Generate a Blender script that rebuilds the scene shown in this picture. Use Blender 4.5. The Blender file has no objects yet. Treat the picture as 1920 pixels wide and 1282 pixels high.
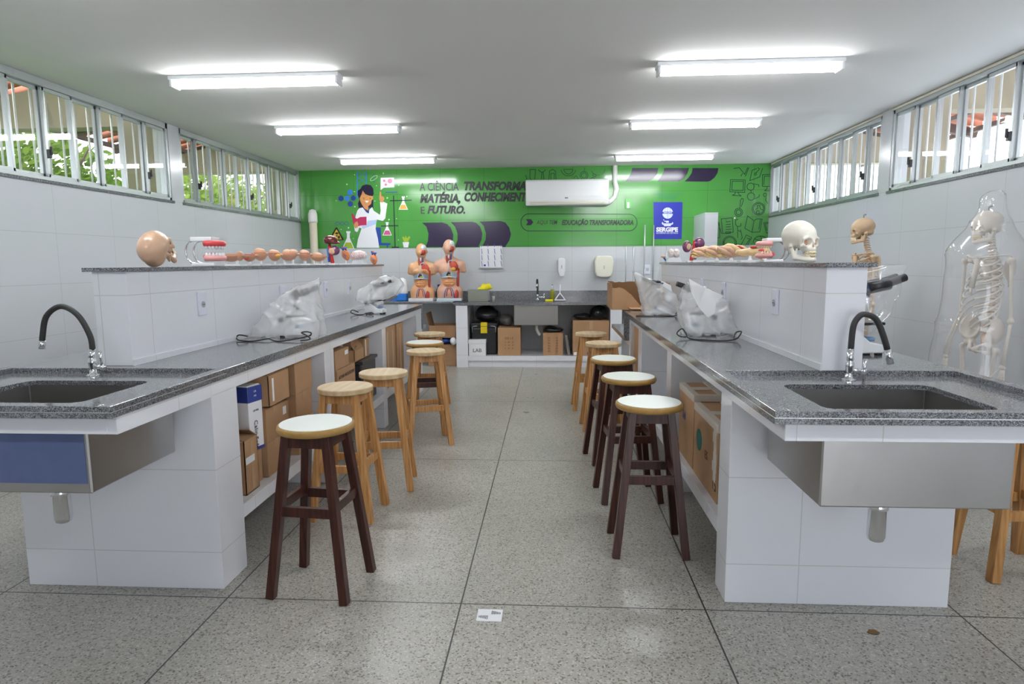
import bpy, bmesh, math, random
import numpy as np
from mathutils import Vector, Matrix
D=bpy.data; S=bpy.context.scene; COL=S.collection
random.seed(7)
PI=math.pi
# ---------------------------------------------------------------- camera
cam=D.objects.new('camera',D.cameras.new('camera')); COL.objects.link(cam)
S.camera=cam
cam.data.sensor_width=36; cam.data.lens=36*1192.55/1920; cam.data.clip_start=.02; cam.data.clip_end=200
YAW,PIT,ROL=.0613,.1243,.0071
def cam_axes():
    ct,st,cp,sp=math.cos(YAW),math.sin(YAW),math.cos(PIT),math.sin(PIT)
    f=Vector((-st*cp,ct*cp,-sp)); r=Vector((ct,st,0)); u=r.cross(f)
    c,s=math.cos(ROL),math.sin(ROL)
    return c*r-s*u, s*r+c*u, f
_r,_u,_f=cam_axes()
EYE=Vector((0,0,1.4))
cam.matrix_world=Matrix(((_r.x,_u.x,-_f.x,EYE.x),(_r.y,_u.y,-_f.y,EYE.y),(_r.z,_u.z,-_f.z,EYE.z),(0,0,0,1)))
# ---------------------------------------------------------------- world, sun, exposure
w=D.worlds.new('sky'); S.world=w; w.use_nodes=True
nt=w.node_tree; nt.nodes.clear()
wo=nt.nodes.new('ShaderNodeOutputWorld'); bg=nt.nodes.new('ShaderNodeBackground')
tc=nt.nodes.new('ShaderNodeTexCoord'); sx=nt.nodes.new('ShaderNodeSeparateXYZ'); cr=nt.nodes.new('ShaderNodeValToRGB')
nt.links.new(tc.outputs['Generated'],sx.inputs[0]); nt.links.new(sx.outputs['Z'],cr.inputs[0]); nt.links.new(cr.outputs[0],bg.inputs[0])
cr.color_ramp.elements[0].color=(.92,.95,1,1); cr.color_ramp.elements[1].color=(.55,.75,1,1)
bg.inputs[1].default_value=4.2; nt.links.new(bg.outputs[0],wo.inputs[0])
sun=D.objects.new('sun',D.lights.new('sun','SUN')); COL.objects.link(sun)
sun.data.energy=7; sun.data.angle=.02; sun.data.color=(1,.96,.88); sun.rotation_euler=(math.radians(6),math.radians(-17),0)
S.view_settings.view_transform='Standard'; S.view_settings.look='None'
S.view_settings.exposure=0.0; S.view_settings.gamma=1; S.view_settings.use_curve_mapping=False
# ---------------------------------------------------------------- materials
MAT={}
def mat(name,col,rough=.5,metal=0,spec=.5,emit=0,alpha=1,coat=0,trans=0,ior=1.45,bump=0,bscale=60,var=0,vscale=8,sheen=0):
    if name in MAT: return MAT[name]
    m=D.materials.new(name); m.use_nodes=True; n=m.node_tree.nodes; L=m.node_tree.links; b=n['Principled BSDF']
    b.inputs['Base Color'].default_value=(*col,1); b.inputs['Roughness'].default_value=rough
    b.inputs['Metallic'].default_value=metal; b.inputs['Specular IOR Level'].default_value=spec
    b.inputs['Alpha'].default_value=alpha; b.inputs['Coat Weight'].default_value=coat
    b.inputs['Transmission Weight'].default_value=trans; b.inputs['IOR'].default_value=ior
    if emit: b.inputs['Emission Color'].default_value=(*col,1); b.inputs['Emission Strength'].default_value=emit
    g=n.new('ShaderNodeNewGeometry')
    if var:
        t=n.new('ShaderNodeTexNoise'); t.inputs['Scale'].default_value=vscale; t.inputs['Detail'].default_value=4
        L.new(g.outputs['Position'],t.inputs['Vector'])
        mx=n.new('ShaderNodeMix'); mx.data_type='RGBA'
        mx.inputs[6].default_value=(*[max(0,c*(1-var)) for c in col],1); mx.inputs[7].default_value=(*[min(1,c*(1+var)) for c in col],1)
        L.new(t.outputs['Fac'],mx.inputs[0]); L.new(mx.outputs[2],b.inputs['Base Color'])
    if bump:
        t=n.new('ShaderNodeTexNoise'); t.inputs['Scale'].default_value=bscale; t.inputs['Detail'].default_value=3
        L.new(g.outputs['Position'],t.inputs['Vector'])
        bp=n.new('ShaderNodeBump'); bp.inputs['Strength'].default_value=bump; bp.inputs['Distance'].default_value=.01
        L.new(t.outputs['Fac'],bp.inputs['Height']); L.new(bp.outputs[0],b.inputs['Normal'])
    MAT[name]=m; return m
def mth(n,L,op,a,b=None,c=None):
    x=n.new('ShaderNodeMath'); x.operation=op
    for i,v in enumerate((a,b,c)):
        if v is None: continue
        if isinstance(v,(int,float)): x.inputs[i].default_value=v
        else: L.new(v,x.inputs[i])
    return x.outputs[0]
def rgbmix(n,L,f,a,b):
    x=n.new('ShaderNodeMix'); x.data_type='RGBA'
    if isinstance(f,(int,float)): x.inputs[0].default_value=f
    else: L.new(f,x.inputs[0])
    for i,v in ((6,a),(7,b)):
        if isinstance(v,tuple): x.inputs[i].default_value=(*v,1)
        else: L.new(v,x.inputs[i])
    return x.outputs[2]
def tiled(name,col,joint,px,py,pz,ox=0,oy=0,oz=.167,w=.003,rough=.25,spec=.5,wob=.03):
    m=D.materials.new(name); m.use_nodes=True; n=m.node_tree.nodes; L=m.node_tree.links; b=n['Principled BSDF']
    g=n.new('ShaderNodeNewGeometry'); p=n.new('ShaderNodeSeparateXYZ'); q=n.new('ShaderNodeSeparateXYZ')
    L.new(g.outputs['Position'],p.inputs[0]); L.new(g.outputs['True Normal'],q.inputs[0])
    def line(c,pitch,off,na):
        a=mth(n,L,'PINGPONG',mth(n,L,'SUBTRACT',c,off),pitch/2)   # distance to nearest joint
        l=mth(n,L,'LESS_THAN',a,w/2)
        return mth(n,L,'MULTIPLY',l,mth(n,L,'LESS_THAN',mth(n,L,'ABSOLUTE',na),.6))
    r=line(p.outputs[2],pz,oz,q.outputs[2])
    r=mth(n,L,'MAXIMUM',r,line(p.outputs[0],px,ox,q.outputs[0]))
    r=mth(n,L,'MAXIMUM',r,line(p.outputs[1],py,oy,q.outputs[1]))
    t=n.new('ShaderNodeTexNoise'); t.inputs['Scale'].default_value=1.5; L.new(g.outputs['Position'],t.inputs['Vector'])
    c=rgbmix(n,L,t.outputs['Fac'],tuple(x*.97 for x in col),col)
    L.new(rgbmix(n,L,r,c,joint),b.inputs['Base Color'])
    b.inputs['Roughness'].default_value=rough; b.inputs['Specular IOR Level'].default_value=spec
    t2=n.new('ShaderNodeTexNoise'); t2.inputs['Scale'].default_value=2.2; t2.inputs['Detail'].default_value=1; L.new(g.outputs['Position'],t2.inputs['Vector'])
    h=mth(n,L,'SUBTRACT',t2.outputs['Fac'],mth(n,L,'MULTIPLY',r,.08))
    bp=n.new('ShaderNodeBump'); bp.inputs['Strength'].default_value=wob; bp.inputs['Distance'].default_value=.05; L.new(h,bp.inputs['Height']); L.new(bp.outputs[0],b.inputs['Normal'])
    MAT[name]=m; return m
def granite():
    m=D.materials.new('grey granite'); m.use_nodes=True; n=m.node_tree.nodes; L=m.node_tree.links; b=n['Principled BSDF']
    g=n.new('ShaderNodeNewGeometry')
    v=n.new('ShaderNodeTexVoronoi'); v.inputs['Scale'].default_value=380; L.new(g.outputs['Position'],v.inputs['Vector'])
    t=n.new('ShaderNodeTexNoise'); t.inputs['Scale'].default_value=230; t.inputs['Detail'].default_value=3; L.new(g.outputs['Position'],t.inputs['Vector'])
    s=n.new('ShaderNodeSeparateColor'); L.new(v.outputs['Color'],s.inputs[0])
    k=mth(n,L,'ADD',mth(n,L,'MULTIPLY',s.outputs[0],.6),mth(n,L,'MULTIPLY',t.outputs['Fac'],.5))
    r=n.new('ShaderNodeValToRGB'); L.new(k,r.inputs[0]); e=r.color_ramp.elements
    e[0].position=.28; e[0].color=(.02,.022,.026,1); e[1].position=.88; e[1].color=(.36,.37,.39,1)
    x=e.new(.52); x.color=(.12,.125,.135,1)
    L.new(r.outputs[0],b.inputs['Base Color']); b.inputs['Roughness'].default_value=.12; b.inputs['Specular IOR Level'].default_value=.9
    MAT['granite']=m
def terrazzo():
    m=D.materials.new('terrazzo floor'); m.use_nodes=True; n=m.node_tree.nodes; L=m.node_tree.links; b=n['Principled BSDF']
    g=n.new('ShaderNodeNewGeometry'); P=g.outputs['Position']
    def noise(sc,d=3):
        t=n.new('ShaderNodeTexNoise'); t.inputs['Scale'].default_value=sc; t.inputs['Detail'].default_value=d; L.new(P,t.inputs['Vector']); return t.outputs['Fac']
    v=n.new('ShaderNodeTexVoronoi'); v.inputs['Scale'].default_value=170; L.new(P,v.inputs['Vector'])
    s=n.new('ShaderNodeSeparateColor'); L.new(v.outputs['Color'],s.inputs[0])
    r=n.new('ShaderNodeValToRGB'); L.new(s.outputs[0],r.inputs[0]); e=r.color_ramp.elements
    e[0].position=0; e[0].color=(.15,.135,.11,1); e[1].position=1; e[1].color=(.56,.54,.5,1)
    for ps,c in ((.10,(.19,.175,.15)),(.16,(.36,.345,.305)),(.8,(.41,.395,.355))):
        x=e.new(ps); x.color=(*c,1)
    stain=n.new('ShaderNodeMapRange'); L.new(noise(.9,4),stain.inputs[0]); stain.inputs[1].default_value=.35; stain.inputs[2].default_value=.65; stain.inputs[3].default_value=.86; stain.inputs[4].default_value=1.02
    c=n.new('ShaderNodeVectorMath'); c.operation='SCALE'; L.new(r.outputs[0],c.inputs[0]); L.new(stain.outputs[0],c.inputs['Scale'])
    sp=n.new('ShaderNodeSeparateXYZ'); L.new(P,sp.inputs[0])
    lx=mth(n,L,'LESS_THAN',mth(n,L,'PINGPONG',mth(n,L,'SUBTRACT',sp.outputs[0],-.37),.4975),.0032)
    ly=mth(n,L,'LESS_THAN',mth(n,L,'PINGPONG',mth(n,L,'SUBTRACT',sp.outputs[1],2.462),.965),.0032)
    j=mth(n,L,'MAXIMUM',lx,ly)
    L.new(rgbmix(n,L,j,c.outputs[0],(.035,.033,.03)),b.inputs['Base Color'])
    rr=n.new('ShaderNodeMapRange'); L.new(noise(3,4),rr.inputs[0]); rr.inputs[3].default_value=.22; rr.inputs[4].default_value=.42
    L.new(rr.outputs[0],b.inputs['Roughness']); b.inputs['Specular IOR Level'].default_value=.5
    bp=n.new('ShaderNodeBump'); bp.inputs['Strength'].default_value=.03; bp.inputs['Distance'].default_value=.02; L.new(noise(5,2),bp.inputs['Height']); L.new(bp.outputs[0],b.inputs['Normal'])
    MAT['terrazzo']=m
def wood(name,c1,c2,rough=.5,sc=14,axis='Z'):
    m=D.materials.new(name); m.use_nodes=True; n=m.node_tree.nodes; L=m.node_tree.links; b=n['Principled BSDF']
    tcn=n.new('ShaderNodeTexCoord'); mp=n.new('ShaderNodeMapping'); L.new(tcn.outputs['Object'],mp.inputs[0])
    mp.inputs['Scale'].default_value={'Z':(1,1,.06),'X':(.06,1,1),'Y':(1,.08,1)}[axis]
    t=n.new('ShaderNodeTexNoise'); t.inputs['Scale'].default_value=sc*4; t.inputs['Detail'].default_value=5; t.inputs['Distortion'].default_value=.6; L.new(mp.outputs[0],t.inputs['Vector'])
    wv=n.new('ShaderNodeTexWave'); wv.inputs['Scale'].default_value=sc; wv.inputs['Distortion'].default_value=6; wv.inputs['Detail'].default_value=2; L.new(mp.outputs[0],wv.inputs['Vector'])
    k=mth(n,L,'ADD',mth(n,L,'MULTIPLY',t.outputs['Fac'],.82),mth(n,L,'MULTIPLY',wv.outputs['Fac'],.18))
    r=n.new('ShaderNodeValToRGB'); L.new(k,r.inputs[0]); e=r.color_ramp.elements
    e[0].position=.3; e[0].color=(*c1,1); e[1].position=.75; e[1].color=(*c2,1)
    L.new(r.outputs[0],b.inputs['Base Color']); b.inputs['Roughness'].default_value=rough; b.inputs['Specular IOR Level'].default_value=.4
    MAT[name]=m
def film(name,tint,tr,gloss,rough=.1):      # thin plastic / window glass: transparent mixed with white film and gloss
    m=D.materials.new(name); m.use_nodes=True; n=m.node_tree.nodes; L=m.node_tree.links; n.clear()
    o=n.new('ShaderNodeOutputMaterial'); a=n.new('ShaderNodeBsdfTransparent'); d=n.new('ShaderNodeBsdfDiffuse'); t=n.new('ShaderNodeBsdfTranslucent'); gl=n.new('ShaderNodeBsdfGlossy')
    d.inputs[0].default_value=(*tint,1); t.inputs[0].default_value=(*tint,1); gl.inputs['Roughness'].default_value=rough
    m1=n.new('ShaderNodeMixShader'); L.new(d.outputs[0],m1.inputs[1]); L.new(t.outputs[0],m1.inputs[2])
    m2=n.new('ShaderNodeMixShader'); m2.inputs[0].default_value=1-tr; L.new(a.outputs[0],m2.inputs[1]); L.new(m1.outputs[0],m2.inputs[2])
    fr=n.new('ShaderNodeLayerWeight'); fr.inputs[0].default_value=.5
    k=mth(n,L,'ADD',mth(n,L,'MULTIPLY',mth(n,L,'POWER',fr.outputs['Facing'],5),.9),.045)
    m3=n.new('ShaderNodeMixShader'); L.new(mth(n,L,'MULTIPLY',k,gloss),m3.inputs[0]); L.new(m2.outputs[0],m3.inputs[1]); L.new(gl.outputs[0],m3.inputs[2])
    L.new(m3.outputs[0],o.inputs[0]); MAT[name]=m
tiled('wall tile',(.57,.59,.62),(.46,.46,.45),.62,.62,.367,ox=.3,oy=.15,rough=.2,w=.004)
tiled('bench tile',(.82,.83,.875),(.64,.64,.63),.60,.56,.367,ox=-.19,oy=.06,rough=.12,w=.004)
tiled('green tile',(.062,.265,.048),(.035,.17,.03),.62,.62,.367,ox=.3,rough=.13,w=.005)
granite(); terrazzo()
wood('pine',(.35,.155,.045),(.60,.33,.125),.42)
wood('pine top',(.47,.34,.19),(.60,.46,.28),.5,6,'Y')
wood('dark wood',(.025,.007,.005),(.075,.020,.012),.36)
film('glass',(1,1,1),1.0,1.0,.0); film('milky film',(.88,.89,.9),.60,1.0,.2); film('clear film',(.95,.96,.97),.86,1.6,.12)
mat('ceiling paint',(.76,.76,.745),.85); mat('white paint',(.8,.8,.8),.35); mat('alu',(.45,.48,.49),.35,.6); mat('grille',(.82,.84,.82),.4)
mat('tube',(.97,.985,1),.5,emit=46); mat('housing',(.8,.82,.84),.3); mat('black',(.012,.012,.014),.35); mat('black plastic',(.02,.021,.024),.3)
mat('chrome',(.75,.76,.78),.13,1); mat('steel',(.50,.49,.48),.32,1,bump=.05,bscale=25,var=.08,vscale=5); mat('steel dull',(.30,.29,.28),.4,.9)
mat('cream',(.72,.68,.55),.6); mat('seat white',(.86,.9,.86),.25,var=.03); mat('seat edge',(.36,.21,.06),.5,var=.3,vscale=30)
mat('carton',(.41,.24,.125),.8,var=.10,vscale=9); mat('carton dark',(.32,.185,.095),.85,var=.1); mat('carton inside shade',(.19,.10,.045),.9)  # inside tone darkened: shade within the torn box put into its colour
mat('tape',(.50,.33,.19),.25); mat('clear tape',(.72,.66,.58),.2); mat('paper',(.86,.86,.88),.6); mat('ink',(.03,.03,.04),.6); mat('print brown',(.16,.08,.04),.8)
mat('navy',(.03,.055,.28),.4); mat('socket white',(.78,.79,.90),.3); mat('white plastic',(.82,.83,.86),.3)
mat('rubber',(.03,.03,.03),.6)
# ---------------------------------------------------------------- mesh helpers
class MB:
    def __init__(s): s.bm=bmesh.new()
    def box(s,x0,y0,z0,x1,y1,z1,M=None):
        vs=[s.bm.verts.new(Vector(p)) for p in ((x0,y0,z0),(x1,y0,z0),(x1,y1,z0),(x0,y1,z0),(x0,y0,z1),(x1,y0,z1),(x1,y1,z1),(x0,y1,z1))]
        for f in ((3,2,1,0),(4,5,6,7),(0,1,5,4),(1,2,6,5),(2,3,7,6),(3,0,4,7)): s.bm.faces.new([vs[i] for i in f])
        if M:
            for v in vs: v.co=M@v.co
        return s
    def cbox(s,c,d,M=None): return s.box(c[0]-d[0]/2,c[1]-d[1]/2,c[2]-d[2]/2,c[0]+d[0]/2,c[1]+d[1]/2,c[2]+d[2]/2,M)
    def beam(s,a,b,w,h,w2=None,h2=None,ref=(0,0,1)):    # square-section bar from a to b
        a=Vector(a); b=Vector(b); d=(b-a).normalized(); r=Vector(ref)
        if abs(d.dot(r))>.97: r=Vector((0,1,0))
        u=d.cross(r).normalized(); v=u.cross(d).normalized(); w2=w2 or w; h2=h2 or h
        q=[]
        for P,W,H in ((a,w,h),(b,w2,h2)): q.append([s.bm.verts.new(P+u*i*W/2+v*j*H/2) for i,j in ((-1,-1),(1,-1),(1,1),(-1,1))])
        s.bm.faces.new(q[0][::-1]); s.bm.faces.new(q[1])
        for i in range(4): s.bm.faces.new([q[0][i],q[0][(i+1)%4],q[1][(i+1)%4],q[1][i]])
        return s
    def tube(s,pts,r,n=10,cap=True,sy=1):
        pts=[Vector(p) for p in pts]; rs=r if isinstance(r,(list,tuple)) else [r]*len(pts)
        prev=None; rings=[]
        for i,p in enumerate(pts):
            d=(pts[min(i+1,len(pts)-1)]-pts[max(i-1,0)]).normalized()
            if prev is None:
                u=d.orthogonal().normalized()
            else: u=(prev-d*prev.dot(d)); u=u.normalized() if u.length>1e-6 else d.orthogonal().normalized()
            prev=u; v=d.cross(u)
            rings.append([s.bm.verts.new(p+(u*math.cos(2*PI*k/n)+v*math.sin(2*PI*k/n)*sy)*rs[i]) for k in range(n)])
        for a,b in zip(rings,rings[1:]):
            for k in range(n): s.bm.faces.new([a[k],a[(k+1)%n],b[(k+1)%n],b[k]])
        if cap: s.bm.faces.new(rings[0][::-1]); s.bm.faces.new(rings[-1])
        return s
    def lathe(s,prof,c=(0,0,0),n=24,sx=1,sy=1,M=None):
        rings=[]; c=Vector(c)
        for r,z in prof: rings.append([s.bm.verts.new(c+Vector((r*sx*math.cos(2*PI*k/n),r*sy*math.sin(2*PI*k/n),z))) for k in range(n)])
        for a,b in zip(rings,rings[1:]):
            for k in range(n): s.bm.faces.new([a[k],a[(k+1)%n],b[(k+1)%n],b[k]])
        s.bm.faces.new(rings[0][::-1]); s.bm.faces.new(rings[-1])
        if M:
            for R in rings:
                for v in R: v.co=M@v.co
        return s
    def ball(s,c,r,n=14,M=None):
        if isinstance(r,(int,float)): r=(r,r,r)
        m=Matrix.Translation(c)@(M or Matrix.Identity(4))@Matrix.Diagonal((*r,1))
        bmesh.ops.create_uvsphere(s.bm,u_segments=n,v_segments=max(6,n*2//3),radius=1,matrix=m); return s
    def poly(s,pts):
        s.bm.faces.new([s.bm.verts.new(Vector(p)) for p in pts]); return s
    def prism(s,pts,off):     # extrude closed 3-D polygon by off
        o=Vector(off); a=[s.bm.verts.new(Vector(p)) for p in pts]; b=[s.bm.verts.new(Vector(p)+o) for p in pts]
        s.bm.faces.new(a[::-1]); s.bm.faces.new(b)
        for i in range(len(a)): s.bm.faces.new([a[i],a[(i+1)%len(a)],b[(i+1)%len(a)],b[i]])
        return s
    def xf(s,M):
        for v in s.bm.verts: v.co=M@v.co
        return s
    def build(s,name,m=None,parent=None,world=True,smooth=False,bevel=0,bseg=2,sub=0,thick=0,fix=True):
        if fix: bmesh.ops.recalc_face_normals(s.bm,faces=s.bm.faces)
        if parent is not None and world:
            o=Vector((0,0,0)); p=parent
            while p is not None: o+=p.location; p=p.parent
            for v in s.bm.verts: v.co-=o
        me=D.meshes.new(name); s.bm.to_mesh(me); s.bm.free()
        return link(name,me,m,parent,smooth,bevel,bseg,sub,thick)
def link(name,me,m,parent,smooth=False,bevel=0,bseg=2,sub=0,thick=0):
    if smooth:
        for p in me.polygons: p.use_smooth=True
    if m:
        for x in (m if isinstance(m,(list,tuple)) else [m]): me.materials.append(MAT[x])
    ob=D.objects.new(name,me); COL.objects.link(ob); ob.parent=parent
    if bevel:
        b=ob.modifiers.new('bevel','BEVEL'); b.width=bevel; b.segments=bseg; b.limit_method='ANGLE'; b.angle_limit=.6
    if thick:
        t=ob.modifiers.new('solid','SOLIDIFY'); t.thickness=thick
    if sub:
        b=ob.modifiers.new('sub','SUBSURF'); b.levels=sub; b.render_levels=sub
    return ob
def tag(o,label=None,cat=None,group=None,kind=None):
    if label: o['label']=label
    if cat: o['category']=cat
    if group: o['group']=group
    if kind: o['kind']=kind
    return o
def thing(name,loc,label,cat,group=None,rz=0,kind=None):
    o=D.objects.new(name,None); COL.objects.link(o); o.location=loc; o.rotation_euler=(0,0,rz); o.empty_display_size=.1
    return tag(o,label,cat,group,kind)
def copy_tree(o,parent=None):
    c=o.copy(); COL.objects.link(c); c.parent=parent
    for ch in list(o.children): copy_tree(ch,c)
    return c
def text_bm(txt,size,bold=0,shear=0,ext=.0004,align='CENTER',width=None):
    cu=D.curves.new('t','FONT'); cu.body=txt; cu.size=size; cu.offset=bold; cu.shear=shear; cu.extrude=ext; cu.align_x=align; cu.align_y='CENTER'; cu.resolution_u=3
    o=D.objects.new('t',cu); COL.objects.link(o); bpy.context.view_layer.update()
    me=D.meshes.new_from_object(o); D.objects.remove(o)
    bm=bmesh.new(); bm.from_mesh(me); D.meshes.remove(me)
    if width and len(bm.verts):
        xs=[v.co.x for v in bm.verts]; k=width/(max(xs)-min(xs))
        for v in bm.verts: v.co.x*=k
    return bm
def text(name,txt,size,M,m,parent,world=True,**k):   # M places x=right,y=up,z=out of the surface
    b=MB(); b.bm.free(); b.bm=text_bm(txt,size,**k); b.xf(M); return b.build(name,m,parent,world=world,fix=False)
def frame(origin,right,up):
    r=Vector(right).normalized(); u=Vector(up).normalized(); z=r.cross(u); o=Vector(origin)
    return Matrix(((r.x,u.x,z.x,o.x),(r.y,u.y,z.y,o.y),(r.z,u.z,z.z,o.z),(0,0,0,1)))
def struct(name,b,m,**k): return tag(b.build(name,m,**k),kind='structure')
# ---------------------------------------------------------------- implicit surfaces (for anatomy, bags, cloth)
def ell(c,r):
    c=np.array(c);r=np.array(r,float)
    def f(P):
        q=(P-c)/r; k=np.linalg.norm(q,axis=-1); g=np.linalg.norm(q/r,axis=-1)+1e-9
        return k*(k-1)/g
    return f
def cap(a,b,ra,rb=None):
    a=np.array(a,float);b=np.array(b,float);rb=ra if rb is None else rb
    def f(P):
        d=b-a; t=np.clip(((P-a)@d)/max(d@d,1e-12),0,1)
        return np.linalg.norm(P-(a+t[...,None]*d),axis=-1)-(ra+(rb-ra)*t)
    return f
def sbox(c,h,r=.0):
    c=np.array(c);h=np.array(h,float)
    def f(P):
        q=np.abs(P-c)-h+r
        return np.linalg.norm(np.maximum(q,0),axis=-1)+np.minimum(q.max(-1),0)-r
    return f
def smin(a,b,k):
    h=np.clip(.5+.5*(b-a)/k,0,1); return b*(1-h)+a*h-k*h*(1-h)
def sdf_bm(add,sub,lo,hi,step,k=.012,ks=.008,noise=None,clip=None):
    lo=np.array(lo,float);hi=np.array(hi,float); n=np.ceil((hi-lo)/step).astype(int)+1
    ax=[lo[i]+step*np.arange(n[i]) for i in range(3)]
    P=np.stack(np.meshgrid(*ax,indexing='ij'),-1)
    v=None
    for f in add:
        kk=k
        if isinstance(f,tuple): f,kk=f
        d=f(P); v=d if v is None else smin(v,d,kk)
    for f in sub: v=-smin(-v,f(P),ks)
    if noise: v=v+noise(P)
    if clip is not None: v=np.maximum(v,clip-P[...,2])
    s=v<0
    idx=-np.ones(tuple(n-1),int); verts=[]
    c=[(i,j,l) for i in (0,1) for j in (0,1) for l in (0,1)]
    cnt=sum(s[i:n[0]-1+i,j:n[1]-1+j,l:n[2]-1+l].astype(int) for i,j,l in c)
    act=np.argwhere((cnt>0)&(cnt<8)); idx[tuple(act.T)]=np.arange(len(act))
    acc=np.zeros((len(act),3)); num=np.zeros(len(act))
    for a in c:
        for d in range(3):
            if a[d]==1: continue
            b=list(a); b[d]=1
            A=act+np.array(a); B=act+np.array(b); va=v[tuple(A.T)]; vb=v[tuple(B.T)]
            m=(va<0)!=(vb<0); t=np.where(m,va/(va-vb+1e-12),0)
            pt=A+t[:,None]*(B-A); acc+=np.where(m[:,None],pt,0); num+=m
    V=lo+acc/np.maximum(num,1)[:,None]*step
    faces=[]
    for d in range(3):
        e=[1,2,0][d]; g=[2,0,1][d]
        sl=[slice(None)]*3; sl[d]=slice(0,n[d]-1); s0=s[tuple(sl)]; sl[d]=slice(1,n[d]); s1=s[tuple(sl)]
        for q in np.argwhere(s0!=s1):
            if q[e]<1 or q[g]<1 or q[e]>n[e]-2 or q[g]>n[g]-2: continue
            o=[]
            for de,dg in ((-1,-1),(0,-1),(0,0),(-1,0)):
                w_=q.copy(); w_[e]+=de; w_[g]+=dg; o.append(idx[tuple(w_)])
            if min(o)<0: continue
            faces.append(o if s0[tuple(q)] else o[::-1])
    b=MB(); b.bm.free(); me=D.meshes.new('s'); me.from_pydata(V.tolist(),[],faces); b.bm=bmesh.new(); b.bm.from_mesh(me); D.meshes.remove(me)
    return b
def wob(a,s,seed=0):
    rs=np.random.RandomState(seed); ph=rs.rand(6)*6.28
    def f(P):
        x,y,z=P[...,0]*s,P[...,1]*s,P[...,2]*s
        return a*(np.sin(x+ph[0]+1.7*np.sin(y*.8+ph[1]))+np.sin(y*1.3+ph[2]+1.3*np.sin(z+ph[3]))+np.sin(z*1.1+ph[4]+1.5*np.sin(x*1.2+ph[5])))/3
    return f

def ridges(a,s,seed=0):
    rs=np.random.RandomState(seed); ph=rs.rand(8)*6.28
    def f(P):
        x,y,z=P[...,0]*s,P[...,1]*s,P[...,2]*s
        w1=1.6*np.sin(z*.45+ph[0])+1.2*np.sin(y*.5+ph[1]); w2=1.5*np.sin(x*.5+ph[2])+np.sin(z*.7+ph[3])
        return -a*((1-np.abs(np.sin(x*.55+w1+z*.35)))**2+.7*(1-np.abs(np.sin(z*.6+w2-x*.4)))**2-.5)+a*.8*np.sin(x*.25+ph[4])*np.sin(z*.3+ph[5])
    return f
# ---------------------------------------------------------------- room shell
XL,XR,YB,ZC,Y0=-3.6,3.0,9.12,2.72,-2.6
struct('floor',MB().box(XL-.15,Y0-.1,-.1,XR+.15,YB+.15,0),'terrazzo')
struct('ceiling',MB().box(XL-.15,Y0-.1,ZC,XR+.15,YB+.15,ZC+.12),'ceiling paint')
struct('wall_back',MB().box(XL,YB,0,XR,YB+.15,ZC),'wall tile')
struct('wall_front',MB().box(XL,Y0-.1,0,.3,Y0,ZC).box(2.6,Y0-.1,0,XR,Y0,ZC).box(.3,Y0-.1,2.15,2.6,Y0,ZC),'wall tile')   # opening added unseen behind the viewer so daylight reaches the bench fronts
WINS=((-.1,2.83),(3.02,5.98),(6.165,9.10))  # first pair is out of view, added for light at the near end
for s,x,nm in ((-1,XL,'wall_left'),(1,XR,'wall_right')):
    x1=x+s*.15; a,b=min(x,x1),max(x,x1); m=MB()
    m.box(a,Y0-.1,0,b,YB+.15,2.0)
    for p,q in ((Y0-.1,-.1),(2.83,3.02),(5.98,6.165),(9.10,YB+.15)): m.box(a,p,2.0,b,q,ZC)
    struct(nm,m,'wall tile')
struct('baseboard_right',MB().box(XR-.012,Y0,0,XR,YB,.07),'white paint')
struct('baseboard_left',MB().box(XL,Y0,0,XL+.012,YB,.07),'white paint')
# the tiled pier at the back right
struct('trim_1',MB().box(1.985,8.47,.0,2.15,9.12,2.02),'wall tile')
# ---------------------------------------------------------------- windows
wn=0
for s,x in ((-1,XL),(1,XR)):
    for (a,b) in WINS:
        wn+=1
        t=thing('window_%d'%wn,(x,(a+b)/2,2.0),None,None,kind='structure')
        X=lambda d: x+s*d
        def bx(m,d0,y0,z0,d1,y1,z1): m.box(min(X(d0),X(d1)),y0,z0,max(X(d0),X(d1)),y1,z1)
        m=MB(); bx(m,-.012,a-.02,1.985,.15,b+.02 if b<9 else b,2.008); m.build('window_sill','granite',t,bevel=.002)
        m=MB(); bx(m,.005,a,2.008,.085,b,2.035); bx(m,.005,a,2.665,.085,b,2.72); bx(m,.005,a,2.0,.085,a+.03,2.72); bx(m,.005,b-.03,2.0,.085,b,2.72)
        m.build('window_frame','alu',t,bevel=.002)
        if s>0:
            m=MB(); bx(m,-.006,a,2.695,.006,b,2.712); m.build('cream_trim_strip','cream',t)
        n=10; pw=(b-a-.06)/n; protos=[]
        for k in range(n):
            y0=a+.03+k*pw; y1=y0+pw; d=.018 if k%2 else .046
            sa=MB(); f=.018
            bx(sa,d,y0-.004,2.035,d+.024,y0+f,2.665); bx(sa,d,y1-f,2.035,d+.024,y1+.004,2.665)
            bx(sa,d,y0,2.035,d+.024,y1,2.06); bx(sa,d,y0,2.64,d+.024,y1,2.665)
            so=sa.build('sash','alu',t,bevel=.0015)
            g=MB(); bx(g,d+.01,y0+f,2.06,d+.013,y1-f,2.64); g.build('pane','glass',so)
            if k in (1,5,9) and a>0:
                g=MB(); yy=y0+.006; bx(g,-.006,yy-.012,2.17,d,yy+.012,2.23); bx(g,-.02,yy-.005,2.19,-.002,yy+.005,2.25); g.build('latch','black',so,bevel=.003)
        g=MB()
        for k in range(int((b-a)/.142)): 
            yy=a+.08+k*.142; g.tube([(X(.125),yy,2.0),(X(.125),yy,2.72)],.0075,8)
        g.build('window_grille','grille',t,smooth=True)
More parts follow.
